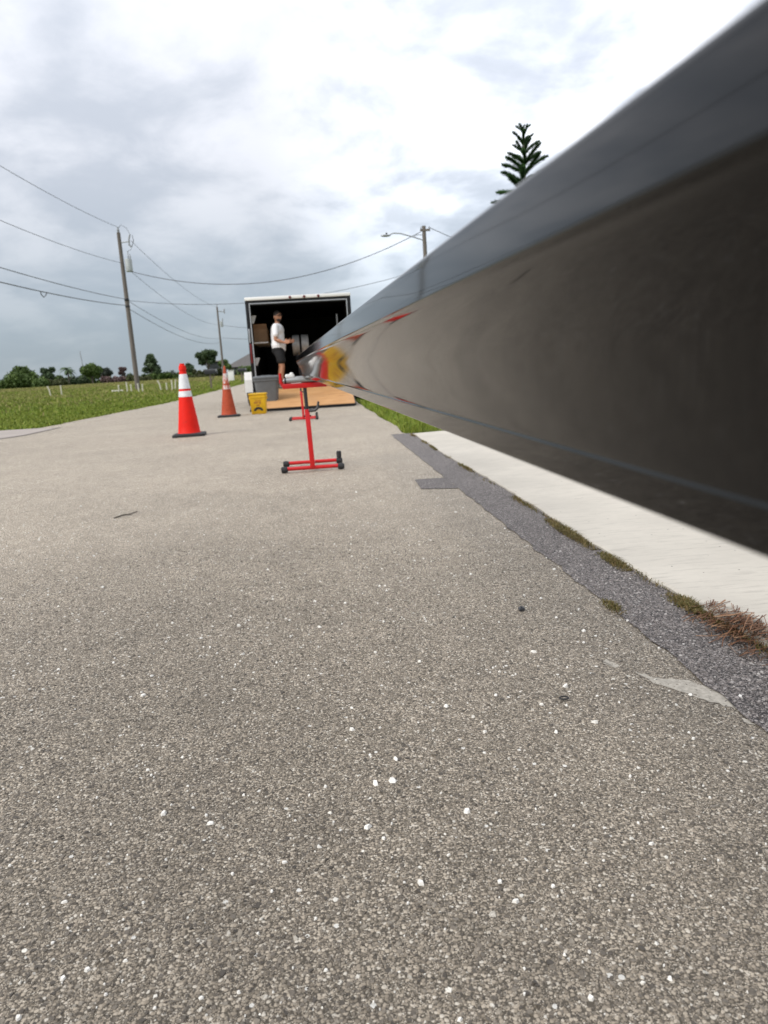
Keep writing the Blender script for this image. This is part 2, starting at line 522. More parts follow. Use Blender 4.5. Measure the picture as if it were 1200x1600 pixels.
# ------------------------------------------------------------------ mesh helpers
class MB:
    def __init__(self):
        self.v, self.f = [], []

    def add(self, vs_, fs):
        o = len(self.v)
        self.v += [tuple(p) for p in vs_]
        self.f += [tuple(i + o for i in f) for f in fs]
        return self

    def box(self, lo, hi, taper=None):
        x0, y0, z0 = lo
        x1, y1, z1 = hi
        return self.add([(x0, y0, z0), (x1, y0, z0), (x1, y1, z0), (x0, y1, z0), (x0, y0, z1), (x1, y0, z1), (x1, y1, z1), (x0, y1, z1)],
                        [(0, 3, 2, 1), (4, 5, 6, 7), (0, 1, 5, 4), (1, 2, 6, 5), (2, 3, 7, 6), (3, 0, 4, 7)])

    def hexa(self, p):
        return self.add(p, [(0, 3, 2, 1), (4, 5, 6, 7), (0, 1, 5, 4), (1, 2, 6, 5), (2, 3, 7, 6), (3, 0, 4, 7)])

    def tube(self, pts, rad, n=10, cap=True):
        pts = [Vector(p) for p in pts]
        if not isinstance(rad, (list, tuple)):
            rad = [rad] * len(pts)
        vs_, fs = [], []
        prev = None
        for i, p in enumerate(pts):
            d = (pts[min(i + 1, len(pts) - 1)] - pts[max(i - 1, 0)]).normalized()
            if prev is None:
                a = Vector((0, 0, 1)) if abs(d.z) < 0.9 else Vector((1, 0, 0))
            else:
                a = prev
            u = (a - d * a.dot(d)).normalized()
            w = d.cross(u)
            prev = u
            for k in range(n):
                t_ = 2 * math.pi * k / n
                vs_.append(p + (u * math.cos(t_) + w * math.sin(t_)) * rad[i])
        for i in range(len(pts) - 1):
            for k in range(n):
                k2 = (k + 1) % n
                fs.append((i * n + k, i * n + k2, (i + 1) * n + k2, (i + 1) * n + k))
        if cap:
            fs.append(tuple(range(n - 1, -1, -1)))
            fs.append(tuple((len(pts) - 1) * n + k for k in range(n)))
        return self.add(vs_, fs)

    def lathe(self, prof, c=(0, 0, 0), n=24, axis='z', cap=True):
        vs_, fs = [], []
        for r_, h in prof:
            for k in range(n):
                t_ = 2 * math.pi * k / n
                a, b = r_ * math.cos(t_), r_ * math.sin(t_)
                p = {'z': (a, b, h), 'x': (h, a, b), 'y': (b, h, a)}[axis]
                vs_.append((p[0] + c[0], p[1] + c[1], p[2] + c[2]))
        for i in range(len(prof) - 1):
            for k in range(n):
                k2 = (k + 1) % n
                fs.append((i * n + k, i * n + k2, (i + 1) * n + k2, (i + 1) * n + k))
        if cap:
            fs.append(tuple(range(n - 1, -1, -1)))
            fs.append(tuple((len(prof) - 1) * n + k for k in range(n)))
        return self.add(vs_, fs)

    def rsq(self, secs, c=(0, 0, 0), k=4, cap=True):
        """stacked rounded rectangles: secs = (half_x, half_y, corner_radius, z)"""
        vs_, fs = [], []
        per = 4 * (k + 1)
        for hx, hy, r_, z in secs:
            for q, (sx, sy) in enumerate(((1, 1), (-1, 1), (-1, -1), (1, -1))):
                for j in range(k + 1):
                    a = math.pi / 2 * (q + j / k)
                    vs_.append((c[0] + sx * (hx - r_) + r_ * math.cos(a), c[1] + sy * (hy - r_) + r_ * math.sin(a), c[2] + z))
        for i in range(len(secs) - 1):
            for j in range(per):
                j2 = (j + 1) % per
                fs.append((i * per + j, i * per + j2, (i + 1) * per + j2, (i + 1) * per + j))
        if cap:
            fs.append(tuple(range(per - 1, -1, -1)))
            fs.append(tuple((len(secs) - 1) * per + j for j in range(per)))
        return self.add(vs_, fs)

    def ball(self, c, r_, n=12, s=(1, 1, 1)):
        prof = []
        vs_, fs = [], []
        m_ = n // 2
        for i in range(m_ + 1):
            th = math.pi * i / m_
            rr = max(math.sin(th), 1e-3)
            for k in range(n):
                ph = 2 * math.pi * k / n
                vs_.append((c[0] + r_ * s[0] * rr * math.cos(ph), c[1] + r_ * s[1] * rr * math.sin(ph), c[2] - r_ * s[2] * math.cos(th)))
        for i in range(m_):
            for k in range(n):
                k2 = (k + 1) % n
                fs.append((i * n + k, i * n + k2, (i + 1) * n + k2, (i + 1) * n + k))
        return self.add(vs_, fs)

    def mesh(self, name, mat, smooth=True, bevel=0.0):
        me = bpy.data.meshes.new(name)
        me.from_pydata(self.v, [], self.f)
        me.validate()
        if bevel:
            bm = bmesh.new()
            bm.from_mesh(me)
            ed = [e for e in bm.edges if len(e.link_faces) == 2 and e.calc_face_angle(0) > 0.6]
            bmesh.ops.bevel(bm, geom=ed, offset=bevel, segments=2, profile=0.6, affect='EDGES')
            bm.to_mesh(me)
            bm.free()
        me.materials.append(MAT[mat] if isinstance(mat, str) else mat)
        if smooth:
            me.polygons.foreach_set('use_smooth', [True] * len(me.polygons))
            try:
                me.set_sharp_from_angle(angle=R(38))
            except Exception:
                pass
        return me

    def build(self, name, mat, parent=None, smooth=True, bevel=0.0, org=None):
        """coordinates are relative to the parent's origin (or to org for a top-level mesh)"""
        o = bpy.data.objects.new(name, self.mesh(name, mat, smooth, bevel))
        col.objects.link(o)
        if parent is not None:
            o.parent = parent
        if org is not None:
            o.location = org
        return o


def tag(o, label=None, cat=None, group=None, kind=None):
    if label:
        o['label'] = label
    if cat:
        o['category'] = cat
    if group:
        o['group'] = group
    if kind:
        o['kind'] = kind
    return o


def empty(name, loc, label, cat, group=None):
    o = bpy.data.objects.new(name, None)
    o.empty_display_size = 0.1
    col.objects.link(o)
    o.location = loc
    return tag(o, label, cat, group)


def copy_tree(o, parent=None):
    c = o.copy()
    col.objects.link(c)
    if parent is not None:
        c.parent = parent
    for ch in list(o.children):
        copy_tree(ch, c)
    return c


def np_mesh(name, verts, faces, mat, smooth=False):
    """fast mesh from arrays: faces (n, k)"""
    me = bpy.data.meshes.new(name)
    verts = np.ascontiguousarray(verts, dtype=np.float32)
    faces = np.ascontiguousarray(faces, dtype=np.int32)
    nf, k = faces.shape
    me.vertices.add(len(verts))
    me.vertices.foreach_set('co', verts.ravel())
    me.loops.add(nf * k)
    me.loops.foreach_set('vertex_index', faces.ravel())
    me.polygons.add(nf)
    me.polygons.foreach_set('loop_start', np.arange(0, nf * k, k, dtype=np.int32))
    try:
        me.polygons.foreach_set('loop_total', np.full(nf, k, dtype=np.int32))
    except Exception:
        pass
    me.polygons.foreach_set('use_smooth', np.full(nf, smooth))
    me.update(calc_edges=True)
    me.materials.append(MAT[mat])
    return me


def link(name, me, parent=None, loc=None):
    o = bpy.data.objects.new(name, me)
    col.objects.link(o)
    if parent is not None:
        o.parent = parent
    if loc is not None:
        o.location = loc
    return o


def H(y):
    """the land climbs gently beyond the trailer"""
    y = np.asarray(y, dtype=float)
    s = np.clip((y - 20) / 10, 0, 1)
    r_ = 0.0108 * np.clip(y - 25, 0, 125) * s
    return r_


def h(y):
    return float(H(y))


# ------------------------------------------------------------------ ground, road, apron
def grid_sheet(name, xs, ys, zf, mat):
    xs, ys = np.asarray(xs, float), np.asarray(ys, float)
    gx, gy = np.meshgrid(xs, ys)
    gz = zf(gx, gy)
    v = np.stack([gx.ravel(), gy.ravel(), gz.ravel()], 1)
    nx, ny = len(xs), len(ys)
    i = np.arange((nx - 1) * (ny - 1))
    r_, c_ = i // (nx - 1), i % (nx - 1)
    a = r_ * nx + c_
    f = np.stack([a, a + 1, a + nx + 1, a + nx], 1)
    o = link(name, np_mesh(name, v, f, mat, True))
    return tag(o, kind='structure')


def lawn_z(x, y):
    b = 0.02 * np.sin(x * 0.9 + 1.3) * np.sin(y * 0.6) + 0.015 * np.sin(x * 2.1 + y * 1.3)
    edge = np.clip(np.minimum(np.abs(x + 5.0), 3) / 3, 0, 1)
    far = np.clip((-x - 7) / 10, 0, 1) * 0.10
    return H(y) - 0.012 + b * edge * 0.6 + far * np.clip(y / 30, 0, 1)


xs = np.concatenate([[-900, -400, -200, -120, -80], np.arange(-60, -12, 3.0), np.arange(-12, -4.0, 0.5), np.arange(-4, 1.0, 1.0), np.arange(1.0, 8, 0.5), np.arange(8, 40, 4), [60, 100, 200, 400, 900]])
ys = np.concatenate([[-300, -100, -40, -20], np.arange(-10, 60, 1.0), np.arange(60, 200, 5.0), [250, 400, 800, 1600]])


def lawn_zz(x, y):
    z = lawn_z(x, y)
    under = (x > -4.9) & (x < 0.9)
    z = np.where(under, H(y) - 0.06, z)
    under2 = (x >= 0.9) & (x < 3.9) & (y < 7.4)
    return np.where(under2, -0.06, z)


grid_sheet('ground', xs, ys, lawn_zz, 'grass_ground')

# road: one strip, ragged left edge
ys_r = np.concatenate([np.arange(-14, 60, 0.5), np.arange(60, 150, 4.0)])
nr = len(ys_r)
le = -5.02 + 0.05 * np.sin(ys_r * 1.9) + 0.03 * np.sin(ys_r * 5.3) + rng.normal(0, 0.015, nr)
le = np.where((ys_r > 9.8) & (ys_r < 13.7), -5.0, le)
re = np.where(ys_r < 7.45, 0.99, 0.915 + 0.02 * np.sin(ys_r * 2.3) + rng.normal(0, 0.01, nr))
cols = 7
v = []
for i in range(nr):
    for j in range(cols):
        x = le[i] + (re[i] - le[i]) * j / (cols - 1)
        v.append((x, ys_r[i], h(ys_r[i])))
f = [(i * cols + j, i * cols + j + 1, (i + 1) * cols + j + 1, (i + 1) * cols + j) for i in range(nr - 1) for j in range(cols - 1)]
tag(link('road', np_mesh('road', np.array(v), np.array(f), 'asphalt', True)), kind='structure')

# side driveway on the left
mb = MB()
mb.add([(-4.98, 9.9, 0.004), (-4.50, 11.4, 0.004), (-4.53, 13.05, 0.004), (-4.95, 13.35, 0.004), (-30, 14.4, 0.03), (-30, 9.9, 0.03)], [(0, 1, 2, 3, 4, 5)])
tag(mb.build('side_driveway', 'pinkconcrete', smooth=False), kind='structure')
mb = MB()
for i in range(12):
    y0, y1 = 9.9 + i * 0.27, 9.9 + (i + 1) * 0.27
    xx = lambda y: -4.98 + min(1, (y - 9.9) / 1.5) * 0.48 - max(0, (y - 11.4)) * 0.018
    mb.add([(xx(y0) - .03, y0, .006), (xx(y0) + .035, y0, .006), (xx(y1) + .035, y1, .006), (xx(y1) - .03, y1, .006)], [(0, 1, 2, 3)])
tag(mb.build('driveway_joint', 'patch', smooth=False), kind='structure')


# dark patch of newer asphalt along the apron
def jag(a, b, n, amp):
    out = []
    for i in range(n):
        k = i / n
        w = amp * min(1, 6 * k, 6 * (1 - k))
        out.append((a[0] + (b[0] - a[0]) * k + rng.normal(0, w), a[1] + (b[1] - a[1]) * k + rng.normal(0, w)))
    return out


mb = MB()
prev = None
yy = -2.0
rows = []
while yy < 7.35:
    amp = 0.0045
    xl = 0.742 + rng.normal(0, amp) + 0.002 * math.sin(yy * 4)
    rows.append((yy, xl))
    yy += 0.03 + 0.012 * max(yy, 0)
rows.append((7.35, 0.742))
for i in range(len(rows) - 1):
    (y0, a), (y1, b) = rows[i], rows[i + 1]
    mb.add([(a, y0, .003), (0.985, y0, .003), (0.985, y1, .003), (b, y1, .003)], [(0, 1, 2, 3)])
mb.add([(0.545, 3.86, .003), (0.7405, 3.79, .003), (0.7405, 4.20, .003), (0.70, 4.205, .003), (0.558, 4.215, .003)], [(0, 1, 2, 3, 4)])
tag(mb.build('asphalt_patch', 'patch', smooth=False), kind='structure')

# concrete apron slab (a worn, slightly wavy edge)
rows = [(-3.0, 0.965)]
yy = -3.0
while yy < 7.1:
    yy += 0.06 + 0.01 * max(yy, 0)
    rows.append((min(yy, 7.2), 0.955 + 0.012 * math.sin(yy * 2.1) + rng.normal(0, 0.004)))
n = len(rows)
v, f = [], []
for y, x in rows:
    yb = y + (0.33 if y > 7.0 else 0)
    v += [(x - .003, y, -0.05), (x, y, 0.010), (x + 0.010, y, 0.0145), (3.9, y if y < 7 else 7.9, 0.018), (3.9, y if y < 7 else 7.9, -0.05)]
for i in range(n - 1):
    for j in range(4):
        a = i * 5 + j
        f.append((a, a + 1, a + 6, a + 5))
f.append(tuple((n - 1) * 5 + j for j in range(5)))
mb = MB().add(v, f)
tag(mb.build('concrete_apron', 'concrete', smooth=False), kind='structure')

# streaks of old pale paint stuck on the asphalt
mb = MB()


def blob(pts, z=0.0010):
    o = []
    n_ = len(pts)
    for i in range(n_):
        a, b = pts[i], pts[(i + 1) % n_]
        for k in (0, 0.33, 0.66):
            o.append((a[0] + (b[0] - a[0]) * k + rng.normal(0, 0.0022), a[1] + (b[1] - a[1]) * k + rng.normal(0, 0.003), z))
    cx, cy = sum(p[0] for p in o) / len(o), sum(p[1] for p in o) / len(o)
    return o, (cx, cy, z)


for pts in ([(0.583, 1.431), (0.602, 1.436), (0.613, 1.391), (0.600, 1.386)],
            [(0.630, 1.360), (0.644, 1.344), (0.661, 1.316), (0.687, 1.312), (0.717, 1.292), (0.737, 1.264), (0.747, 1.235), (0.745, 1.199), (0.743, 1.162), (0.723, 1.180), (0.703, 1.212), (0.675, 1.258), (0.644, 1.302)],
            [(0.728, 1.130), (0.739, 1.126), (0.736, 1.108), (0.728, 1.106)]):
    o, c_ = blob(pts)
    mb.add(o, [tuple(range(len(o)))])
mb2 = mb.build('paint_residue', 'paint', smooth=False)
tag(mb2, 'ragged streak of old pale paint on the road by the dark patch', 'paint mark')


# aggregate of the asphalt as real stones near the camera (uncountable)
def stone_field(name, mat, pts, size, z0, flat=0.26):
    n_ = len(pts)
    k = 5
    ang = np.arange(k) * 2 * np.pi / k
    a0 = rng.uniform(0, 2 * np.pi, (n_, 1))
    rr = size[:, None] * rng.uniform(0.72, 1.18, (n_, k))
    el = rng.uniform(0.6, 1.0, (n_, 1))
    th = ang[None] + rng.normal(0, 0.16, (n_, k))
    lx, ly = rr * np.cos(th), rr * np.sin(th) * el
    ca, sa = np.cos(a0), np.sin(a0)
    px, py = lx * ca - ly * sa, lx * sa + ly * ca
    hgt = size[:, None] * flat * rng.uniform(0.55, 1.1, (n_, 1))
    tilt = rng.normal(0, 0.22, (n_, 2))
    bot = np.stack([pts[:, :1] + px, pts[:, 1:2] + py, np.full((n_, k), z0 - 0.001)], 2)
    q = rng.uniform(0.55, 0.8, (n_, 1))
    tz = z0 + hgt + (px * q) * tilt[:, :1] + (py * q) * tilt[:, 1:2]
    top = np.stack([pts[:, :1] + px * q, pts[:, 1:2] + py * q, tz], 2)
    V = np.concatenate([bot, top], 1).reshape(-1, 3)
    base = (np.arange(n_) * 2 * k)[:, None]
    F4 = []
    for j in range(k):
        j2 = (j + 1) % k
        F4.append(np.concatenate([base + j, base + j2, base + k + j2, base + k + j], 1))
    F4 = np.stack(F4, 1).reshape(-1, 4)
    F3 = np.stack([np.concatenate([base + k, base + k + j, base + k + j + 1], 1) for j in range(1, k - 1)], 1).reshape(-1, 3)
    F = np.concatenate([F4[:, [0, 1, 2]], F4[:, [0, 2, 3]], F3], 0)
    return tag(link(name, np_mesh(name, V, F, mat)), kind='stuff')


def sample_wedge(n_, y0, y1, left, right_, fade):
    y = rng.uniform(y0, y1, n_ * 3)
    x = rng.uniform(-2.2, 1.0, n_ * 3)
    ok = (x > left(y)) & (x < right_(y)) & (rng.uniform(0, 1, n_ * 3) < fade(y))
    p = np.stack([x, y], 1)[ok]
    return p[:n_]


fade = lambda y: np.clip((3.0 - y) / 1.6, 0, 1)
p = sample_wedge(150000, 0.35, 3.0, lambda y: -0.75 * y - 0.25, lambda y: np.minimum(0.742 + rng.normal(0, 0.006, len(y)), 0.75 * y + 0.25), fade)
sz = np.clip(rng.lognormal(math.log(0.0021), 0.40, len(p)), 0.0011, 0.0060)
stone_field('asphalt_aggregate', 'stones', p, sz, 0.0)
p = sample_wedge(26000, 0.8, 2.8, lambda y: 0.742 + rng.normal(0, 0.006, len(y)), lambda y: np.full_like(y, 0.95), lambda y: np.clip((2.8 - y) / 1.2, 0, 1))
sz = np.clip(rng.lognormal(math.log(0.0022), 0.42, len(p)), 0.0012, 0.0065)
stone_field('patch_aggregate', 'patch_stones', p, sz, 0.004)
p = sample_wedge(1500, 0.35, 5.0, lambda y: -0.75 * y - 0.25, lambda y: np.minimum(0.9, 0.75 * y + 0.25), lambda y: np.clip((5.0 - y) / 4.4, 0, 1) ** 1.5)
sz = np.clip(rng.lognormal(math.log(0.0022), 0.48, len(p)), 0.0012, 0.0072)
stone_field('shell_chips', 'shell', p, sz, 0.0015, 0.5)


# ------------------------------------------------------------------ grass
def blade_field(name, mat, x, y, z, hgt, wid, lean, kind='stuff', parent=None, loc=None):
    n_ = len(x)
    a = rng.uniform(0, 2 * np.pi, n_)
    b = rng.uniform(0, 2 * np.pi, n_)
    dx, dy = np.cos(a) * wid / 2, np.sin(a) * wid / 2
    lx, ly = np.cos(b) * lean * hgt, np.sin(b) * lean * hgt
    p0 = np.stack([x - dx, y - dy, z], 1)
    p1 = np.stack([x + dx, y + dy, z], 1)
    m0 = np.stack([x - dx * .7 + lx * .35, y - dy * .7 + ly * .35, z + hgt * .6], 1)
    m1 = np.stack([x + dx * .7 + lx * .35, y + dy * .7 + ly * .35, z + hgt * .6], 1)
    t_ = np.stack([x + lx, y + ly, z + hgt * np.clip(1.05 - lean * .4, .2, 1)], 1)
    V = np.stack([p0, p1, m1, m0, t_], 1).reshape(-1, 3)
    i = (np.arange(n_) * 5)[:, None]
    F = np.concatenate([np.concatenate([i, i + 1, i + 2], 1), np.concatenate([i, i + 2, i + 3], 1), np.concatenate([i + 3, i + 2, i + 4], 1)], 0)
    o = link(name, np_mesh(name, V, F, mat), parent, loc)
    if kind:
        tag(o, kind=kind)
    return o


def left_grass(n_, ya, yb, wmax):
    u = rng.uniform(0, 1, n_)
    y = ya * (yb / ya) ** u
    x = -5.0 - rng.uniform(0, 1, n_) ** 1.25 * wmax(y)
    ok = ~((y > 9.7) & (y < 13.45 + (-x - 5) * 0.04) & (x < -4.9))
    return x[ok], y[ok]


x, y = left_grass(110000, 4.0, 75, lambda y: 6 + 0.32 * y)
d = np.hypot(x, y)
patchy = 0.75 + 0.5 * (np.sin(x * 0.8 + y * 0.31) * np.sin(y * 0.5 - x * 0.2) * .5 + .5)
blade_field('verge_grass', 'blade_green', x, y, lawn_z(x, y), rng.uniform(0.025, 0.075, len(x)) * patchy * (1 + d * 0.015), 0.006 + d * 0.0011, rng.uniform(0.1, 0.8, len(x)))
x, y = left_grass(80000, 17, 145, lambda y: 20 + 0.42 * y)
ok = rng.uniform(0, 1, len(x)) < np.clip((y - 17 + 6 * np.sin(x * .25)) / 28, 0.02, 1) * np.clip((-x - 5.2) / 3.0, 0, 1)
x, y = x[ok], y[ok]
d = np.hypot(x, y)
blade_field('field_grass', 'blade_field', x - 0.6, y, lawn_z(x, y), rng.uniform(0.04, 0.15, len(x)), 0.012 + d * 0.0013, rng.uniform(0.1, 0.6, len(x)))
u = rng.uniform(0, 1, 34000)
y = 7.5 * (30 / 7.5) ** u
x = 0.93 + rng.uniform(0, 1, len(y)) ** 1.3 * 4.5
ok = ~((x > 1.0) & (y < 7.62 + (x - 1) * 0.15))
x, y = x[ok], y[ok]
blade_field('roadside_grass', 'blade_green', x, y, lawn_z(x, y), rng.uniform(0.04, 0.12, len(x)), 0.007 + y * 0.0006, rng.uniform(0.1, 0.9, len(x)))

# weeds hugging the joint between patch and apron
n_ = 3600
y = rng.uniform(1.3, 7.2, n_)
keep = (np.sin(y * 7.3) * np.sin(y * 2.9 + 1) + rng.normal(0, .35, n_)) > 0.35
y = y[keep]
x = 0.948 - np.abs(rng.normal(0, 0.012, len(y)))
blade_field('joint_weeds', 'blade_weed', x, y, np.full(len(y), 0.004), rng.uniform(0.006, 0.026, len(y)), 0.0022 + 0.0004 * y, rng.uniform(0.3, 1.6, len(y)))


def tuft(name, label, cat, cx, cy, lx, ly, n_, mat, hgt, lean=(0.4, 1.8), wid=0.0028, group=None, z=0.004):
    x = np.clip(rng.normal(0, lx, n_), -2 * lx, 2 * lx)
    y = np.clip(rng.normal(0, ly, n_), -2 * ly, 2 * ly)
    o = blade_field(name, mat, x, y, np.zeros(n_), rng.uniform(hgt * .35, hgt, n_) * np.exp(-(x / lx) ** 2 / 6 - (y / ly) ** 2 / 6), np.full(n_, wid), rng.uniform(*lean, n_), kind=None, loc=(cx, cy, z))
    return tag(o, label, cat, group)


tuft('weed_tuft', 'long low weed mat creeping along the pad edge, farther of the two large mats', 'weed', 0.925, 2.58, 0.011, 0.13, 1100, 'blade_weed', 0.034, group='weeds along the concrete edge')
tuft('weed_tuft', 'short olive weed clump at the pad edge between the long mat and the pine straw', 'weed', 0.925, 2.16, 0.011, 0.055, 650, 'blade_weed', 0.030, group='weeds along the concrete edge')
tuft('weed_tuft', 'grey green weed clump at the pad edge touching the pine straw', 'weed', 0.935, 1.70, 0.015, 0.05, 650, 'blade_weed', 0.030, group='weeds along the concrete edge')
tuft('weed_tuft', 'tiny weed sprig on the seam between pale road and dark patch', 'weed', 0.748, 1.75, 0.010, 0.03, 220, 'blade_weed', 0.02, group='weeds along the concrete edge')

# pine straw: long thin needles lying in a heap
n_ = 620
cx, cy = 0.955, 1.50
x = np.clip(rng.normal(0, 0.035, n_), -.085, .06)
y = np.clip(rng.normal(0, 0.085, n_), -.2, .17)
L_ = rng.uniform(0.03, 0.085, n_)
a = rng.uniform(0, np.pi, n_)
zz0 = np.clip(0.018 * np.exp(-(x / .045) ** 2 - (y / .11) ** 2), 0, 1) * rng.uniform(0.05, 1, n_) + 0.006
pit = rng.normal(0, 0.16, n_)
dx, dy, dz = np.cos(a) * L_ / 2, np.sin(a) * L_ / 2, pit * L_ / 2
wx, wy = -np.sin(a) * 0.0009, np.cos(a) * 0.0009
bx, by = -np.sin(a) * L_ * .12 * rng.normal(0, 1, n_), np.cos(a) * L_ * .12 * rng.normal(0, 1, n_)
lift = np.where(x + 0.955 > 0.95, 0.012, 0)
P = []
for s in (-1, 0, 1):
    px_ = x + dx * s + (bx if s == 0 else 0)
    py_ = y + dy * s + (by if s == 0 else 0)
    pz_ = zz0 + np.maximum(dz * s, -zz0 + 0.003) + lift
    P.append(np.stack([px_ - wx, py_ - wy, pz_], 1))
    P.append(np.stack([px_ + wx, py_ + wy, pz_ + 0.0008], 1))
V = np.stack(P, 1).reshape(-1, 3)
i = (np.arange(n_) * 6)[:, None]
F = np.concatenate([np.concatenate([i, i + 1, i + 3, i + 2], 1), np.concatenate([i + 2, i + 3, i + 5, i + 4], 1)], 0)
tag(link('pine_straw', np_mesh('pine_straw', V, F, 'straw'), None, (cx, cy, 0.0)), 'heap of reddish brown dead pine needles against the concrete pad edge', 'pine straw')

# litter on the asphalt
mb = MB()
pts = []
for k in range(25):
    a = 2 * math.pi * k / 24
    pts.append((0.0085 * math.cos(a), 0.0062 * math.sin(a), 0.0022))
mb.tube(pts, 0.0016, 8, cap=False)
tag(mb.build('rubber_ring', 'rubber', org=(0.443, 1.268, 0.003)), 'small black ring lying flat on the asphalt, nearest bit of litter', 'ring')
mb = MB()
mb.rsq([(.0075, .006, .002, 0), (.0085, .007, .002, .004), (.007, .0055, .002, .008)])
mb.lathe([(.003, .008), (.0026, .011)], n=8)
tag(mb.build('bolt_nut', 'machine', org=(0.510, 1.791, 0.003)), 'small dark metal nut lying alone on the asphalt', 'nut')
mb = MB()
mb.tube([(-.045, -.06, .004), (-.015, -.01, .007), (.015, .02, .005), (.04, .07, .007)], [.003, .004, .003, .002], 6)
mb.tube([(.0, .0, .005), (.02, -.02, .009), (.035, -.02, .006)], [.002, .002, .001], 5)
tag(mb.build('dry_twig', 'bark', org=(-1.02, 3.72, 0.0)), 'dry brown twig lying on the road left of the nearest red stand', 'twig')

# ------------------------------------------------------------------ gutter
GDX, GDZ, SAG = -0.0426, 0.0137, 0.0006


def fillet(poly, seg=5):
    out = []
    n_ = len(poly)
    for i, (x, y, r_) in enumerate(poly):
        if r_ <= 0 or i in (0, n_ - 1):
            out.append((x, y))
            continue
        p, a, b = Vector((x, y)), Vector(poly[i - 1][:2]), Vector(poly[i + 1][:2])
        u, w = (a - p).normalized(), (b - p).normalized()
        th = u.angle(w)
        d_ = min(r_ / math.tan(th / 2), 0.45 * (a - p).length, 0.45 * (b - p).length)
        s, e = p + u * d_, p + w * d_
        for k in range(seg + 1):
            t_ = k / seg
            q = s * (1 - t_) ** 2 + p * 2 * t_ * (1 - t_) + e * t_ ** 2
            out.append((q.x, q.y))
    dense = [out[0]]
    for a, b in zip(out[:-1], out[1:]):
        L2 = math.hypot(b[0] - a[0], b[1] - a[1])
        k = max(1, int(L2 / 0.006))
        for j in range(1, k + 1):
            dense.append((a[0] + (b[0] - a[0]) * j / k, a[1] + (b[1] - a[1]) * j / k))
    return dense


ogee = []
u_, n_o = 0.1078, 36
for k in range(n_o + 1):
    t_ = k / n_o
    ang = np.interp(t_, [0, .12, .45, .8, 1.0], [26, 28, 26, 15, 8])
    if k:
        u_ += math.tan(R(ang)) * 0.0850 / n_o
    ogee.append((u_, 0.0376 - 0.0850 * t_, 0))
prof = fillet([(0.118, 0.060, 0), (0.118, 0.0705, .003), (0.1055, 0.0705, .0035), (0.1050, 0.0415, .0030), (0.1074, 0.0390, .0012)]
              + ogee + [(u_ + .0001, -0.0488, .0018), (u_ - .0005, -0.0507, .0018), (u_ + .0040, -0.0680, .003), (0.225, -0.0680, .004), (0.225, 0.093, 0)], 8)
ysg = [-1.3, -0.8, -0.4, -0.15, 0, 0.08] + list(np.arange(0.12, 0.6, 0.04)) + list(np.arange(0.6, 2, 0.15)) + list(np.arange(2, 5.3, 0.3)) + [5.22]
ysg = sorted(set(round(float(q), 3) for q in ysg if q <= 5.22))
np_ = len(prof)


def gpt(u, v_, y):
    return (u + GDX * y, y, CAM_H + v_ + GDZ * y - SAG * y * y * (1 if y > 0 else 0))


gz0 = Vector((0.13, 0.0, CAM_H - 0.0680))
mb = MB()
vv = []
TH = 0.0008
for off in (0, 1):
    # inner skin: shrink along the profile normal
    pr = []
    for i, (a, b) in enumerate(prof):
        if off == 0:
            pr.append((a, b))
        else:
            p0, p1 = prof[max(i - 1, 0)], prof[min(i + 1, np_ - 1)]
            tx, ty = p1[0] - p0[0], p1[1] - p0[1]
            L2 = math.hypot(tx, ty) or 1
            pr.append((a - ty / L2 * TH, b + tx / L2 * TH))
    for y in ysg:
        for a, b in pr:
            vv.append(Vector(gpt(a, b, y)) - gz0)
ny = len(ysg)
ff = []
for i in range(ny - 1):
    for j in range(np_ - 1):
        a = i * np_ + j
        ff.append((a, a + np_, a + np_ + 1, a + 1))
        b = ny * np_ + a
        ff.append((b, b + 1, b + np_ + 1, b + np_))
for j in range(np_ - 1):
    a = (ny - 1) * np_ + j
    b = ny * np_ + a
    ff.append((a, b, b + 1, a + 1))
    ff.append((j, j + 1, ny * np_ + j + 1, ny * np_ + j))
for i in range(ny - 1):
    for j in (0, np_ - 1):
        a = i * np_ + j
        b = ny * np_ + a
        ff.append((a, b, b + np_, a + np_))
mb.add(vv, ff)
gut = mb.build('rain_gutter', 'bronze', org=gz0)
tag(gut, 'long glossy dark bronze rain gutter running from the camera to the red stands', 'gutter')


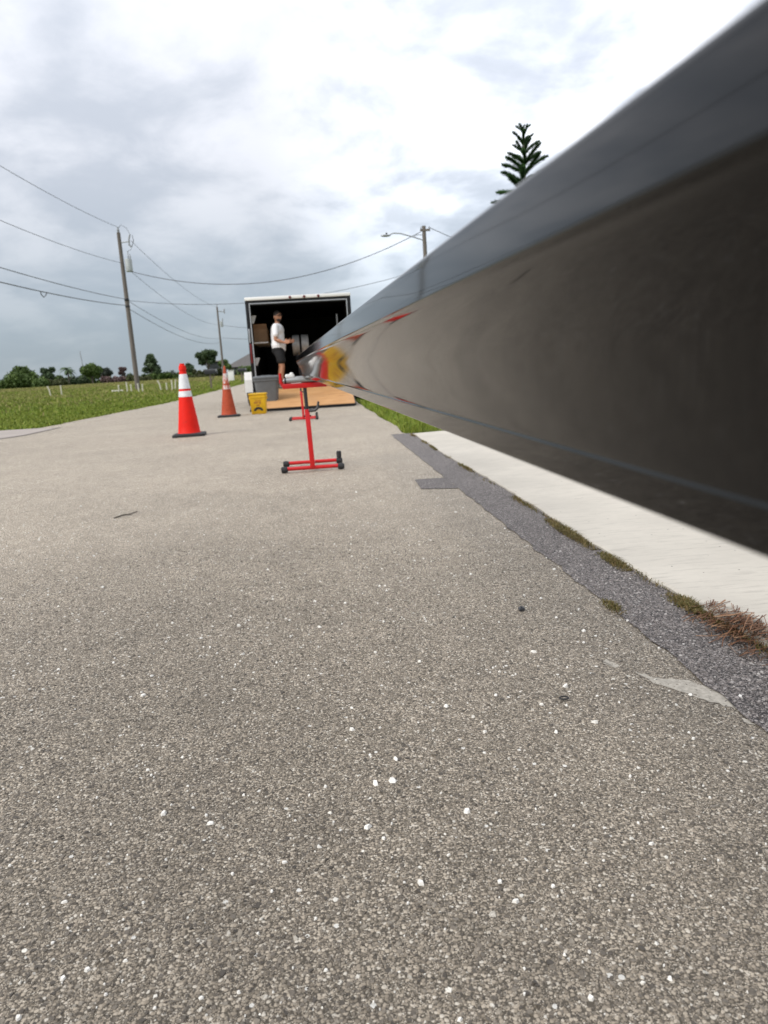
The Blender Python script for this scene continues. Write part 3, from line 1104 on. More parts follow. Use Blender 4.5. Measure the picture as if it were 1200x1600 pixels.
# ------------------------------------------------------------------ red roller stands
def make_stand(loc, hgt, label):
    r_ = empty('roller_stand', loc, label, 'stand', 'red roller stands in a row under the gutter')
    for yy_, xo in ((0.0, 0.0), (0.33, 0.0)):
        rail = MB().tube([(-.185, yy_, .028), (.185, yy_, .028)], .0135, 12).build('foot_rail', 'red', r_)
        for s in (-1, 1):
            MB().lathe([(.016, -.022), (.021, -.018), (.0225, 0), (.021, .018), (.012, .024)], (s * .196, yy_, .024), 14, 'x').build('end_cap', 'rubber', rail)
    for s in (-1, 1):
        MB().tube([(s * .155, .01, .029), (s * .155, .32, .029)], .009, 8).build('side_rail', 'red', r_) if False else None
    MB().tube([(0.012, .33, .03), (0.0, .165, .030), (-.001, 0.0, .032)], .011, 8).build('centre_rail', 'red', r_)
    MB().lathe([(.012, 0), (.018, .004), (.018, .045), (.012, .05)], (.196, .33, .045), 12).build('wheel_stop', 'rubber', r_)
    zt = hgt - .05
    lean = -.012
    tp = lambda k: (lean * k, .035 * k, .03 + (zt - .05) * k)
    post = MB()
    a, b = Vector(tp(0)), Vector(tp(.73))
    w = .0165
    vs_ = []
    for c_ in (a, b):
        vs_ += [c_ + Vector((-w, -w, 0)), c_ + Vector((w, -w, 0)), c_ + Vector((w, w, 0)), c_ + Vector((-w, w, 0))]
    post.hexa(vs_).build('post', 'red', r_, bevel=.003)
    MB().tube([tp(.70), tp(1.02)], .0125, 12).build('inner_post', 'blackplastic', r_)
    kz = tp(.72)
    MB().tube([(kz[0] + .012, kz[1] - .01, kz[2] - .005), (kz[0] + .055, kz[1] - .02, kz[2] - .004), (kz[0] + .074, kz[1] - .022, kz[2] + .012), (kz[0] + .082, kz[1] - .022, kz[2] + .055)], [.011, .010, .010, .007], 8).build('lever_handle', 'blackplastic', r_)
    MB().tube([(kz[0] - .025, kz[1], kz[2] - .04), (kz[0] + .025, kz[1], kz[2] - .04)], .006, 8).build('clamp_bolt', 'blackplastic', r_)
    tx, ty, _ = tp(1)
    cb = MB().box((tx - .15, ty - .018, zt - .022), (tx + .15, ty + .018, zt + .012)).build('crossbar', 'red', r_, bevel=.005)
    for s in (-1, 1):
        arm = MB()
        arm.tube([(tx + s * .120, ty, zt - .005), (tx + s * .148, ty, zt + .002), (tx + s * .158, ty, zt + .022), (tx + s * .160, ty, zt + .085)], [.013, .014, .013, .009], 10)
        arm.build('arm', 'red', r_)
    rl = MB().lathe([(.006, -.152), (.006, -.140), (.0165, -.139), (.0178, -.135), (.0178, .135), (.0165, .139), (.006, .140), (.006, .152)], (tx, ty, zt + .032), 20, 'x').build('roller', 'roller', r_)
    for s in (-1, 1):
        MB().lathe([(.0185, -.006), (.0185, .006)], (tx + s * .128, ty, zt + .032), 18, 'x').build('roller_hub', 'blackplastic', rl)
    MB().box((tx - .09, ty - .0195, zt + .0125), (tx - .02, ty - .0185, zt + .0155)).build('decal', 'white', r_, smooth=False)
    return r_


gx_, gy_, gz_ = gpt(0.147, -0.0680, 5.0)
st1 = make_stand((-0.055, 4.93, 0.0), gz_ + 0.0, 'nearest red roller stand, holding the far end of the gutter')
st2 = copy_tree(st1)
st2.location = (-0.195, 10.66, -0.0)
st2.scale = (1, 1, 1)
tag(st2, 'second red roller stand, farther away behind the nearest one')
tag(MB().rsq([(.03, .02, .006, 0), (.034, .022, .008, .012), (.028, .018, .008, .024)]).ball((.012, 0, .026), .014, 10, (1, 1, .7)).build('paper_wad', 'white', org=(-0.163, 5.02, gz_ + 0.002)), 'crumpled white wad lying on the roller of the nearest red stand', 'paper')


# ------------------------------------------------------------------ traffic cones
def make_cone(loc, hgt, bw, mats, label, flat_top, rot):
    body_m, sleeve_m = mats
    r_ = empty('traffic_cone', loc, label, 'traffic cone', 'traffic cones on the road')
    r_.rotation_euler = (0, 0, rot)
    b = MB().rsq([(bw, bw, .05, 0), (bw, bw, .05, .028), (bw - .006, bw - .006, .045, .034), (bw * .70, bw * .70, .05, .042)], k=5)
    b.build('base', 'rubber', r_)
    r0, r1 = bw * .70, .028 if flat_top else .014
    rad = lambda z: r0 + (r1 - r0) * (z - .04) / (hgt - .04)
    pr = [(rad(.04) + .006, .040), (rad(.05), .052)]
    for k in range(1, 12):
        z = .05 + (hgt - .05) * k / 12
        pr.append((rad(z), z))
    if flat_top:
        pr += [(rad(hgt - .085), hgt - .085), (rad(hgt - .08) + .008, hgt - .078), (rad(hgt - .03) + .008, hgt - .03), (rad(hgt) + .002, hgt - .022), (rad(hgt), hgt), (rad(hgt) - .008, hgt), (rad(hgt) - .012, hgt - .05)]
    else:
        pr += [(rad(hgt), hgt - .006), (rad(hgt) * .6, hgt)]
    pr.sort(key=lambda q: 0) if False else None
    MB().lathe(pr, n=36).build('cone_body', body_m, r_)
    for za, zb in ((.655, .855), (.545, .625)):
        za, zb = za * hgt, zb * hgt
        MB().lathe([(rad(za) + .001, za), (rad(za) + .0035, za + .002), (rad(zb) + .0035, zb - .002), (rad(zb) + .001, zb)], n=36, cap=False).build('reflective_sleeve', sleeve_m, r_)
    return r_


make_cone((-1.59, 9.06, 0), 0.885, 0.195, ('orange', 'reflect'), 'bright orange traffic cone with two clean white bands, nearer cone', True, R(4))
make_cone((-1.575, 13.17, 0), 0.90, 0.195, ('orange_old', 'reflect_old'), 'faded orange traffic cone with dirty scuffed bands beside the yellow bucket', False, R(2))

# ------------------------------------------------------------------ trailer
TX0, TX1, TY0, TY1, TZ0, TZ1 = -1.365, 0.93, 16.3, 21.6, 0.36, 2.31
tr = empty('cargo_trailer', ((TX0 + TX1) / 2, TY0, 0), 'black enclosed cargo trailer with its rear ramp door lowered', 'trailer')
ox, oy = (TX0 + TX1) / 2, TY0
hw = (TX1 - TX0) / 2
Lg = TY1 - TY0
MB().box((-hw, .10, TZ0), (-hw + .04, Lg, TZ1)).build('side_wall', 'trailer_black', tr)
MB().box((hw - .04, .10, TZ0), (hw, Lg, TZ1)).build('side_wall', 'trailer_black', tr)
MB().box((-hw + .041, .10, TZ1 - .04), (hw - .041, Lg, TZ1)).build('roof', 'trailer_black', tr)
MB().box((-hw + .041, Lg - .05, TZ0), (hw - .041, Lg, TZ1 - .041)).build('nose_wall', 'liner', tr)
MB().box((-hw + .041, .02, TZ0 - .05), (hw - .041, Lg - .051, TZ0 + .03)).build('floor', 'plywood', tr)
MB().box((-hw + .0405, .12, TZ0 + .031), (-hw + .048, Lg - .06, TZ1 - .045)).build('wall_liner', 'liner', tr)
MB().box((hw - .048, .12, TZ0 + .031), (hw - .0405, Lg - .06, TZ1 - .045)).build('wall_liner', 'liner', tr)
# rear frame
MB().box((-hw - .005, -.01, TZ0 - .1), (-hw + .095, .098, TZ1 + .002)).build('rear_post', 'trailer_black', tr, bevel=.006)
MB().box((hw - .095, -.01, TZ0 - .1), (hw + .005, .098, TZ1 + .002)).build('rear_post', 'trailer_black', tr, bevel=.006)
MB().box((-hw + .0955, -.008, TZ1 - .10), (hw - .0955, .097, TZ1 + .001)).build('rear_header', 'trailer_black', tr, bevel=.004)
MB().box((-hw + .0955, -.006, TZ0 - .1), (hw - .0955, .019, TZ0 + .02)).build('rear_sill', 'trailer_black', tr)
MB().box((-hw + .074, -.018, TZ0), (-hw + .094, -.0105, TZ1 - .072)).build('trim_strip', 'silver', tr, smooth=False)
MB().box((hw - .094, -.018, TZ0), (hw - .074, -.0105, TZ1 - .072)).build('trim_strip', 'silver', tr, smooth=False)
MB().box((-hw + .074, -.018, TZ1 - .0715), (hw - .074, -.0105, TZ1 - .053)).build('trim_strip', 'silver', tr, smooth=False)
cap_ = MB().box((-hw - .012, -.03, TZ1 + .003), (hw + .012, .14, TZ1 + .075)).build('roof_cap', 'white', tr, bevel=.02)
for k in range(3):
    MB().lathe([(.03, -.034), (.028, -.046), (.018, -.056)], ((-.17 + .31 * k), 0, TZ1 + .034), 12, 'y').build('clearance_light', 'darkred', cap_)
MB().box((-hw + .012, -.028, 1.42), (-hw + .045, -.011, 1.72)).build('latch_plate', 'galv', tr, bevel=.004)
MB().box((-hw + .010, -.022, .98), (-hw + .056, -.0115, 1.40)).build('tail_light', 'darkred', tr, bevel=.006)
MB().box((hw - .056, -.022, .98), (hw - .010, -.0115, 1.40)).build('tail_light', 'darkred', tr, bevel=.006)
# ramp door: steel edge, plywood face
rz0, rz1 = TZ0 + .02, 0.045
ry0, ry1 = -.012, -2.05
MB().hexa([(-hw + .07, ry1, .012), (hw - .13, ry1, .012), (hw - .10, ry0, rz0 - .045), (-hw + .07, ry0, rz0 - .045),
           (-hw + .07, ry1, rz1), (hw - .13, ry1, rz1), (hw - .10, ry0, rz0), (-hw + .07, ry0, rz0)]).build('ramp_frame', 'trailer_black', tr, smooth=False)
n_sl = 1
MB().hexa([(-hw + .09, ry1 + .05, rz1 + .004), (hw - .15, ry1 + .05, rz1 + .004), (hw - .12, ry0 - .04, rz0 - .003), (-hw + .09, ry0 - .04, rz0 - .003),
           (-hw + .09, ry1 + .05, rz1 + .014), (hw - .15, ry1 + .05, rz1 + .014), (hw - .12, ry0 - .04, rz0 + .008), (-hw + .09, ry0 - .04, rz0 + .008)]).build('ramp_deck', 'plywood', tr, smooth=False)
MB().box((-hw + .12, ry1 - .10, .004), (hw - .18, ry1 + .02, .011)).build('ramp_flap', 'rubber', tr, smooth=False)
# fenders and wheels
for s in (-1, 1):
    for yc in (1.15, 1.98):
        w_ = empty_part = MB().lathe([(.22, -.1), (.34, -.095), (.36, -.07), (.36, .07), (.34, .095), (.22, .1)], (s * (hw + .125), yc, .36), 28, 'x').build('wheel', 'rubber', tr)
        MB().lathe([(.04, -.03), (.20, -.02), (.225, .08), (.225, .09)], (s * (hw + .125) + (.02 if s > 0 else -.08), yc, .36), 20, 'x').build('rim', 'white', w_)
    fd = MB()
    x0, x1 = (s * (hw + .004), s * (hw + .235))
    x0, x1 = min(x0, x1), max(x0, x1)
    arc = [(.58, .33), (.60, .62), (.72, .80), (2.42, .80), (2.54, .62), (2.56, .33)]
    for (ya, za), (yb, zb) in zip(arc[:-1], arc[1:]):
        fd.add([(x0, ya, za), (x1, ya, za), (x1, yb, zb), (x0, yb, zb)], [(0, 1, 2, 3)])
        xx_ = x1 if s > 0 else x0
        fd.add([(xx_, ya, za), (xx_, yb, zb), (xx_, yb, zb - .07), (xx_, ya, za - (.0 if za < .4 else .07))], [(0, 1, 2, 3)])
    fo = fd.build('fender', 'white', tr, smooth=False)
    sm_ = fo.modifiers.new('thick', 'SOLIDIFY')
    sm_.thickness = .006
MB().box((-hw - .20, .56, .25), (-hw - .03, .575, .335)).build('mud_flap', 'rubber', tr, smooth=False)
MB().box((hw + .03, .56, .08), (hw + .20, .575, .335)).build('mud_flap', 'rubber', tr, smooth=False)
# things fixed inside: shelf with its brackets
sh = MB().box((-hw + .055, .40, 1.42), (-hw + .40, 2.6, 1.445)).build('shelf', 'white', tr, smooth=False)
for zc in (1.95, 1.03):
    MB().hexa([(-hw + .05, .30, zc - .10), (-hw + .12, .30, zc - .10), (-hw + .12, .34, zc - .10), (-hw + .05, .34, zc - .10),
               (-hw + .05, .30, zc + .07), (-hw + .19, .30, zc + .07), (-hw + .19, .34, zc + .07), (-hw + .05, .34, zc + .07)]).build('wall_bracket', 'white', tr, smooth=False)
MB().box((hw - .30, 1.0, 1.55), (hw - .27, 1.03, 2.02)).build('light_strip', 'silver', tr, smooth=False)

# things kept in the trailer
bx = empty('cardboard_box', (TX0 + .235, TY0 + .85, 1.446), 'brown cardboard box on the white shelf inside the trailer', 'box')
MB().box((-.155, -.3, 0), (.155, .3, .30)).build('box_body', 'cardboard', bx, smooth=False)
MB().hexa([(-.155, -.3, .301), (.155, -.3, .301), (.155, -.28, .301), (-.155, -.28, .301), (-.15, -.36, .40), (.15, -.36, .40), (.15, -.35, .40), (-.15, -.35, .40)]).build('flap', 'cardboard', bx, smooth=False)
gm = empty('gutter_machine', (-0.10, TY0 + .75, TZ0 + .03), 'dark gutter forming machine standing inside the trailer', 'machine')
MB().box((-.24, 0, .30), (.24, 2.4, .62)).build('machine_body', 'machine', gm, bevel=.02)
for sx in (-.2, .2):
    for sy in (.1, 2.3):
        MB().box((sx - .03, sy - .03, 0), (sx + .03, sy + .03, .299)).build('machine_leg', 'machine', gm)
MB().box((-.26, -.02, .64), (.26, .10, .72)).build('shear_head', 'machine', gm, bevel=.01)
MB().tube([(-.2, -.03, .62), (-.2, -.05, .75), (-.2, -.10, .80)], .012, 8).build('shear_lever', 'chrome', gm)
for k, xk in enumerate((-.285, -.075)):
    sp_ = empty('coil_spool', (xk - .07, TY0 + 1.0, TZ0 + .03 + .725), ('left' if k == 0 else 'right') + ' of the two grey metal coil spools on the gutter machine', 'spool', 'coil spools in the trailer')
    MB().lathe([(.10, -.085), (.235, -.08), (.235, .08), (.10, .085)], (0, 0, .24), 32, 'x').build('coil', 'coil', sp_)
    MB().lathe([(.05, -.11), (.05, .11)], (0, 0, .24), 14, 'x').build('spool_hub', 'machine', sp_)
    MB().box((-.08, -.05, 0), (.08, .05, .004)).build('saddle', 'machine', sp_)

# ------------------------------------------------------------------ bin and bucket in front of the trailer
bn = empty('trash_bin', (-0.98, 15.16, 0.115), 'grey plastic rubbish bin with lid standing on the plywood ramp', 'bin')
MB().rsq([(.20, .19, .06, 0), (.245, .225, .06, .47), (.265, .24, .06, .475), (.265, .24, .06, .52), (.245, .222, .055, .522)]).build('bin_body', 'binplastic', bn)
lid = MB().rsq([(.272, .25, .06, .523), (.272, .25, .06, .55), (.235, .21, .06, .575), (.20, .18, .05, .578)]).build('lid', 'binplastic', bn)
MB().rsq([(.105, .12, .02, .579), (.10, .115, .02, .588)]).build('lid_flap', plain('dark grey lid flap', (0.06, 0.066, 0.07), .6), lid)

bk = empty('bucket', (-1.062, 13.57, 0), 'yellow square plastic bucket with a black arch printed on it', 'bucket')
MB().rsq([(.125, .125, .03, 0), (.132, .132, .03, .01), (.152, .152, .03, .30), (.160, .160, .032, .302), (.160, .160, .032, .322), (.153, .153, .03, .324), (.154, .154, .03, .352)]).build('bucket_body', 'yellow', bk)
MB().rsq([(.165, .165, .034, .353), (.168, .168, .034, .360), (.168, .168, .034, .376), (.15, .15, .03, .382)]).build('lid', 'yellow', bk)
emb = MB()
seg = 18
o_, i_ = [], []
ang_f = lambda z: -.125 - .022 * z / .3 - .0065
for k in range(seg + 1):
    a = math.pi * k / seg
    xo_, zo_ = .088 * math.cos(a), .058 + .075 * math.sin(a)
    xi_, zi_ = .045 * math.cos(a), .058 + .028 * math.sin(a)
    o_.append((xo_, ang_f(zo_), zo_))
    i_.append((xi_, ang_f(zi_), zi_))
emb.add(o_ + i_, [(k, k + 1, seg + 1 + k + 1, seg + 1 + k) for k in range(seg)])
emb.build('arch_print', 'print_black', bk, smooth=False)
for (xa, xb, za, zb) in ((-.05, .06, .235, .250), (-.075, .005, .195, .222), (.02, .055, .185, .225), (-.03, .03, .150, .175), (-.06, .07, .272, .279), (-.035, .035, .070, .078)):
    MB().add([(xa, ang_f(za), za), (xb, ang_f(za), za), (xb, ang_f(zb), zb), (xa, ang_f(zb), zb)], [(0, 1, 2, 3)]).build('faded_print', 'print_brown', bk, smooth=False)
for s in (-1, 1):
    MB().box((s * .162 - .012, -.02, .27), (s * .162 + .012, .02, .30)).build('handle_lug', 'yellow', bk, bevel=.004)


# ------------------------------------------------------------------ the man
def fuse(mb_, name, mat, parent, voxel, smooth_it=4):
    """remesh overlapping tapered forms into one continuous surface"""
    me = bpy.data.meshes.new(name)
    me.from_pydata(mb_.v, [], mb_.f)
    o = bpy.data.objects.new(name, me)
    col.objects.link(o)
    rm = o.modifiers.new('remesh', 'REMESH')
    rm.mode = 'VOXEL'
    rm.voxel_size = voxel
    rm.use_smooth_shade = True
    sm2 = o.modifiers.new('smooth', 'SMOOTH')
    sm2.iterations = smooth_it
    sm2.factor = 0.5
    dg = bpy.context.evaluated_depsgraph_get()
    me2 = bpy.data.meshes.new_from_object(o.evaluated_get(dg))
    bpy.data.objects.remove(o)
    me2.name = name
    me2.materials.clear()
    me2.materials.append(MAT[mat])
    me2.polygons.foreach_set('use_smooth', [True] * len(me2.polygons))
    return link(name, me2, parent)


def limb(mb_, pts, rad, n=12):
    mb_.tube(pts, rad, n)
    for p, r_ in zip(pts, rad):
        mb_.ball(p, r_, n)


man = empty('person', (-0.725, 16.55, TZ0 + .03), 'man in white t-shirt and black shorts standing at the trailer opening', 'person')
man.rotation_euler = (0, 0, R(-12))
# faces +x; camera is towards -y, so his right arm (-y) is the near one
B = MB()
for s in (-1, 1):
    y_ = s * .095
    xo = -.03 if s > 0 else .05
    limb(B, [(xo * .3, y_ * .85, .85), (xo + .015, y_, .48), (xo - .02, y_, .30), (xo - .015, y_, .09)], [.080, .056, .055, .036])
    limb(B, [(xo - .03, y_, .045), (xo + .08, y_ + s * .01, .035), (xo + .16, y_ + s * .015, .028)], [.036, .036, .026])
limb(B, [(0, 0, .92), (-.01, 0, 1.12), (-.005, 0, 1.28)], [.125, .125, .135])
B.ball((0, 0, 1.30), .15, 14, (.75, 1.25, .85))
B.ball((0, 0, 1.02), .14, 14, (.85, 1.15, 1))
limb(B, [(-.005, 0, 1.36), (.015, -.003, 1.50)], [.058, .054])
# head turned towards the camera
hd = Vector((.03, -.01, 1.585))
fw = Vector((.80, -.60, 0)).normalized()
sd = Vector((-fw.y, fw.x, 0))
B.ball(hd, .1, 18, (.93, .86, 1.15))
B.ball(hd + fw * .022 + Vector((0, 0, -.055)), .068, 14, (1, .92, .95))
B.ball(hd + fw * .058 + Vector((0, 0, -.088)), .028, 10)
B.tube([hd + fw * .088 + Vector((0, 0, .012)), hd + fw * .112 + Vector((0, 0, -.028))], [.010, .017], 8)
B.ball(hd + fw * .104 + Vector((0, 0, -.030)), .016, 8)
B.ball(hd + fw * .083 + Vector((0, 0, -.060)), .021, 8, (1, 1, .45))
for s in (-1, 1):
    B.ball(hd + sd * s * .088 + Vector((0, 0, -.01)), .030, 10, (.75, .45, 1.15))


def arm(sh_, el, wr, fdir, s):
    sh_, el, wr = Vector(sh_), Vector(el), Vector(wr)
    mid = (sh_ + el) / 2
    limb(B, [sh_, mid, el, (el * .65 + wr * .35), wr], [.058, .050, .041, .043, .027])
    fdir = Vector(fdir).normalized()
    upn = Vector((0, 0, 1))
    up2 = (upn - fdir * upn.dot(fdir)).normalized()
    lat = fdir.cross(up2)
    palm = wr + fdir * .055
    for k in range(-2, 3):
        B.tube([wr + fdir * .01 + up2 * k * .006, palm + fdir * .035 + up2 * k * .0165], [.017, .0145], 8)
    for k, (off, ln) in enumerate(((.030, .068), (.011, .078), (-.009, .072), (-.028, .055))):
        b0 = palm + fdir * .035 + up2 * off
        sp2 = fdir + up2 * (off * 4.5)
        b1 = b0 + sp2.normalized() * ln * .5 - lat * s * .006
        b2 = b1 + (sp2.normalized() - lat * s * .5).normalized() * ln * .5
        limb(B, [b0, b1, b2], [.0098, .0088, .0075], 8)
    t0 = wr + fdir * .025 + up2 * .018
    t1 = t0 + (fdir * .6 + up2 * .8).normalized() * .045
    t2 = t1 + (fdir * .85 + up2 * .5).normalized() * .035
    limb(B, [t0, t1, t2], [.013, .0105, .0085], 8)


arm((.0, -.185, 1.355), (-.005, -.225, 1.075), (.175, -.205, 1.00), (.90, -.25, .12), -1)
arm((.0, .185, 1.355), (.0, .215, 1.08), (.18, .13, 1.03), (.90, -.3, .05), 1)
body = fuse(B, 'body', 'skin', man, 0.0062, 3)
# t-shirt
T_ = MB()
limb(T_, [(0, 0, .875), (-.012, 0, 1.03), (-.012, 0, 1.18), (-.005, 0, 1.30)], [.150, .150, .152, .145], 16)
T_.ball((0, 0, 1.28), .165, 16, (.86, 1.28, .85))
T_.ball((-.005, 0, .96), .178, 16, (.92, 1.16, 1.0))
T_.ball((-.01, 0, 1.37), .085, 12, (1, 1.2, .55))
limb(T_, [(.0, -.17, 1.352), (.0, -.215, 1.19)], [.078, .071], 12)
limb(T_, [(.0, .17, 1.352), (.012, .205, 1.19)], [.078, .071], 12)
tee = fuse(T_, 'tshirt', 'tee', man, 0.009, 5)
S_ = MB()
limb(S_, [(-.005, 0, .92), (0, 0, .82)], [.140, .140], 16)
S_.ball((-.015, 0, .85), .158, 16, (1, 1.1, .95))
for s in (-1, 1):
    S_.ball((-.005, s * .072, .875), .125, 14)
for s in (-1, 1):
    xo = -.03 if s > 0 else .05
    limb(S_, [(xo * .2, s * .085, .80), (xo * .6, s * .10, .72), (xo + .008, s * .10, .63)], [.112, .106, .100], 14)
fuse(S_, 'shorts', 'shorts', man, 0.009, 3)
for s in (-1, 1):
    xo = -.03 if s > 0 else .05
    y_ = s * .095
    W_ = MB()
    limb(W_, [(xo - .045, y_, .045), (xo + .05, y_ + s * .008, .040), (xo + .15, y_ + s * .014, .034), (xo + .185, y_ + s * .014, .030)], [.046, .046, .042, .030], 12)
    limb(W_, [(xo - .02, y_, .06), (xo - .018, y_, .095)], [.047, .046], 12)
    sh_o = fuse(W_, 'shoe', 'shoe', man, 0.008, 3)
    MB().rsq([(.125, .045, .04, .0), (.13, .048, .04, .016), (.128, .046, .04, .022)], (xo + .065, y_ + s * .008, 0)).build('sole', 'rubber', man)
Hh = MB()
Hh.ball(hd - fw * .014 + Vector((0, 0, .030)), .104, 18, (.93, .88, 1.02))
Hh.ball(hd - fw * .05 + Vector((0, 0, -.015)), .072, 14, (1, 1, 1.1))
ho = fuse(Hh, 'hair', 'hair', man, 0.007, 3)
bd = MB()
bd.ball(hd + fw * .028 + Vector((0, 0, -.072)), .066, 14, (1.0, .94, .72))
bd.ball(hd + fw * .060 + Vector((0, 0, -.094)), .030, 10)
fuse(bd, 'beard', plain('beard stubble', (0.06, 0.032, 0.022), .8).name and 'hair', man, 0.006, 2)
gl = MB()
for s in (-1, 1):
    c_ = hd + fw * .094 + sd * s * .034 + Vector((0, 0, .018))
    gl.ball(c_, .030, 12, (.55, .95, .62))
    gl.tube([c_ + sd * s * .025, hd + sd * s * .094 + Vector((0, 0, .016))], .005, 6)
gl.tube([hd + fw * .108 - sd * .012 + Vector((0, 0, .022)), hd + fw * .108 + sd * .012 + Vector((0, 0, .022))], .005, 6)
gl.build('sunglasses', 'blackplastic', man)


# ------------------------------------------------------------------ utility poles and wires
def insulator(mb_, c, s=1.0):
    mb_.lathe([(.03 * s, 0), (.06 * s, .04 * s), (.03 * s, .07 * s), (.06 * s, .11 * s), (.03 * s, .15 * s), (.04 * s, .2 * s)], c, 10)


def make_pole(loc, hgt, label, lean=(0, 0)):
    r_ = empty('utility_pole', loc, label, 'utility pole', 'utility poles along the road')
    MB().tube([(0, 0, -.5), (lean[0] * .5, lean[1] * .5, hgt * .5), (lean[0], lean[1], hgt)], [.17, .145, .115], 14).build('pole', 'polewood', r_)
    return r_


P1 = (-11.85, 50.0)
b1 = h(50) - .05
p1 = make_pole((P1[0], P1[1], b1), 10.15, 'wooden utility pole with a grey transformer, nearer of the left poles')
ins = MB()
insulator(ins, (0, 0, 10.15), 1.6)
ins.build('top_insulator', 'porcelain', p1)
MB().tube([(.1, -.02, 9.55), (.62, -.05, 9.58)], .035, 8).build('bracket_arm', 'galv', p1)
ct = MB()
ct.tube([(.72, -.05, 10.02), (.62, -.05, 9.75), (.60, -.05, 9.38), (.74, -.05, 9.22)], [.05, .055, .06, .04], 8)
ct.build('fuse_cutout', 'porcelain', p1)
MB().tube([(.74, -.05, 9.22), (.90, -.05, 9.60), (.86, -.05, 9.95)], .02, 6).build('fuse_tube', 'wire', p1)
tk = MB().lathe([(.20, 0), (.22, .02), (.22, .74), (.20, .78), (.06, .80)], (.42, -.05, 7.72), 20).build('transformer_tank', 'transformer', p1)
for k, (dx_, hh) in enumerate(((.02, .50), (.14, .32))):
    MB().lathe([(.03, 0), (.055, .06), (.03, .10), (.055, .16), (.03, .2), (.03, hh)], (.42 + dx_, -.05, 8.50), 10).build('bushing', 'porcelain', tk)
MB().tube([(.72, -.05, 9.3), (.70, -.05, 9.1), (.47, -.05, 8.98)], .012, 5).build('jumper_wire', 'wire', p1)
MB().tube([(0, 0, 10.42), (.25, -.05, 10.62), (.55, -.05, 10.40), (.72, -.05, 10.02)], .014, 5).build('jumper_wire', 'wire', p1)
MB().lathe([(.15, 0), (.16, .02), (.16, .16), (.15, .18)], (0, 0, 5.88), 14).build('cable_clamp', 'blackplastic', p1)
MB().lathe([(.15, 0), (.155, .02), (.155, .10), (.15, .12)], (0, 0, 5.48), 14).build('cable_clamp', 'blackplastic', p1)

P2 = (-13.1, 108.0)
b2 = h(108) - .1
p2 = make_pole((P2[0], P2[1], b2), 10.15, 'distant utility pole behind the faded cone, farther of the left poles')
ins = MB()
insulator(ins, (0, 0, 10.15), 1.8)
ins.build('top_insulator', 'porcelain', p2)
MB().tube([(.1, 0, 9.6), (.95, 0, 9.5)], .06, 8).build('bracket_arm', 'galv', p2)
MB().tube([(1.0, 0, 9.9), (.92, 0, 9.5), (1.0, 0, 9.25)], [.09, .12, .08], 8).build('fuse_cutout', 'porcelain', p2)
MB().lathe([(.2, 0), (.22, .02), (.22, .74), (.1, .8)], (.42, 0, 7.4), 14).build('transformer_tank', 'transformer', p2)
MB().lathe([(.04, 0), (.09, .1), (.05, .4)], (.6, 0, 8.2), 10).build('bushing', 'porcelain', p2)

P3 = (7.36, 45.0)
b3 = 0.0
p3 = make_pole((P3[0], P3[1], b3), 9.05, 'utility pole with a street light arm, right of the trailer', (-.06, 0))
MB().box((-.30, -.12, 8.74), (.30, -.02, 8.86)).build('crossarm', 'polewood', p3)
for dx_ in (-.25, .25):
    ins = MB()
    insulator(ins, (dx_, -.07, 8.87), .7)
    ins.build('insulator', 'porcelain', p3)
sl = MB().tube([(-.1, -.05, 8.22), (-.8, -.1, 8.45), (-1.5, -.1, 8.66), (-1.95, -.1, 8.70), (-2.15, -.1, 8.62)], .035, 8).build('light_arm', 'galv', p3)
lh = MB()
lh.ball((-2.42, -.1, 8.58), .30, 14, (1.05, .38, .26))
lh.build('lamp_head', 'galv', sl)
MB().lathe([(.05, 0), (.05, .08)], (-2.36, -.1, 8.66), 8).build('photo_cell', 'blackplastic', sl)
MB().tube([(-.1, -.05, 8.52), (-.45, -.1, 8.55), (-.75, -.1, 8.44)], .02, 6).build('brace', 'galv', p3)


def wire(label, a, b, sag, r_, n=24):
    a, b = Vector(a), Vector(b)
    pts = []
    for k in range(n + 1):
        t_ = k / n
        p = a.lerp(b, t_)
        p.z -= 4 * sag * t_ * (1 - t_)
        pts.append(p - a)
    o = MB().tube(pts, r_, 5).build('overhead_wire', 'wire', org=a)
    return tag(o, label, 'wire', 'overhead wires')


def w_left(zP, through, label, r_):
    """span from pole one back past the camera, sagging through a measured point"""
    y0, z0 = -6.0, zP - 0.3
    ym, zm = through
    t_ = (50 - ym) / (50 - y0)
    sag = ((zP + (z0 - zP) * t_) - zm) / (4 * t_ * (1 - t_))
    return wire(label, (-11.85, 50, zP), (-11.6, y0, z0), sag, r_, 40)


w_left(10.72, (31.55, 9.52), 'topmost thin wire running left from the transformer pole top', .013)
w_left(8.50, (30.71, 7.30), 'second wire from the top running left from the transformer pole', .013)
w_left(6.22, (29.99, 5.43), 'upper of the two low cables running left from the transformer pole', .018)
lowc = w_left(5.83, (29.78, 4.86), 'lowest cable running left from the transformer pole, with a small hanging loop', .022)
yl = 34.4
tl = (50 - yl) / 56.0
tm_ = (50 - 29.78) / 56.0
sg_ = ((5.83 - 0.3 * tm_) - 4.86) / (4 * tm_ * (1 - tm_))
zl = -0.3 * tl - 4 * sg_ * tl * (1 - tl)
MB().tube([(.1, -15.1, zl + .03), (.1, -15.3, zl - .13), (.1, -15.6, zl - .24), (.1, -15.85, zl - .16), (.1, -15.9, zl - .02)], .02, 6).build('hanging_loop', 'wire', lowc)
wire('thick service wire sagging from the transformer to the street light pole', (-11.36, 49.95, 7.95), (7.08, 45, 8.72), 1.75, .022, 40)
wire('nearly level cable from the transformer pole passing just above the trailer roof', (-11.7, 50, 6.13), (7.32, 45, 6.60), .95, .016, 40)
wire('thin top wire descending from the transformer pole to the distant pole', (-11.12, 50, 9.85), (-13.0, 108, 10.95), .7, .014)
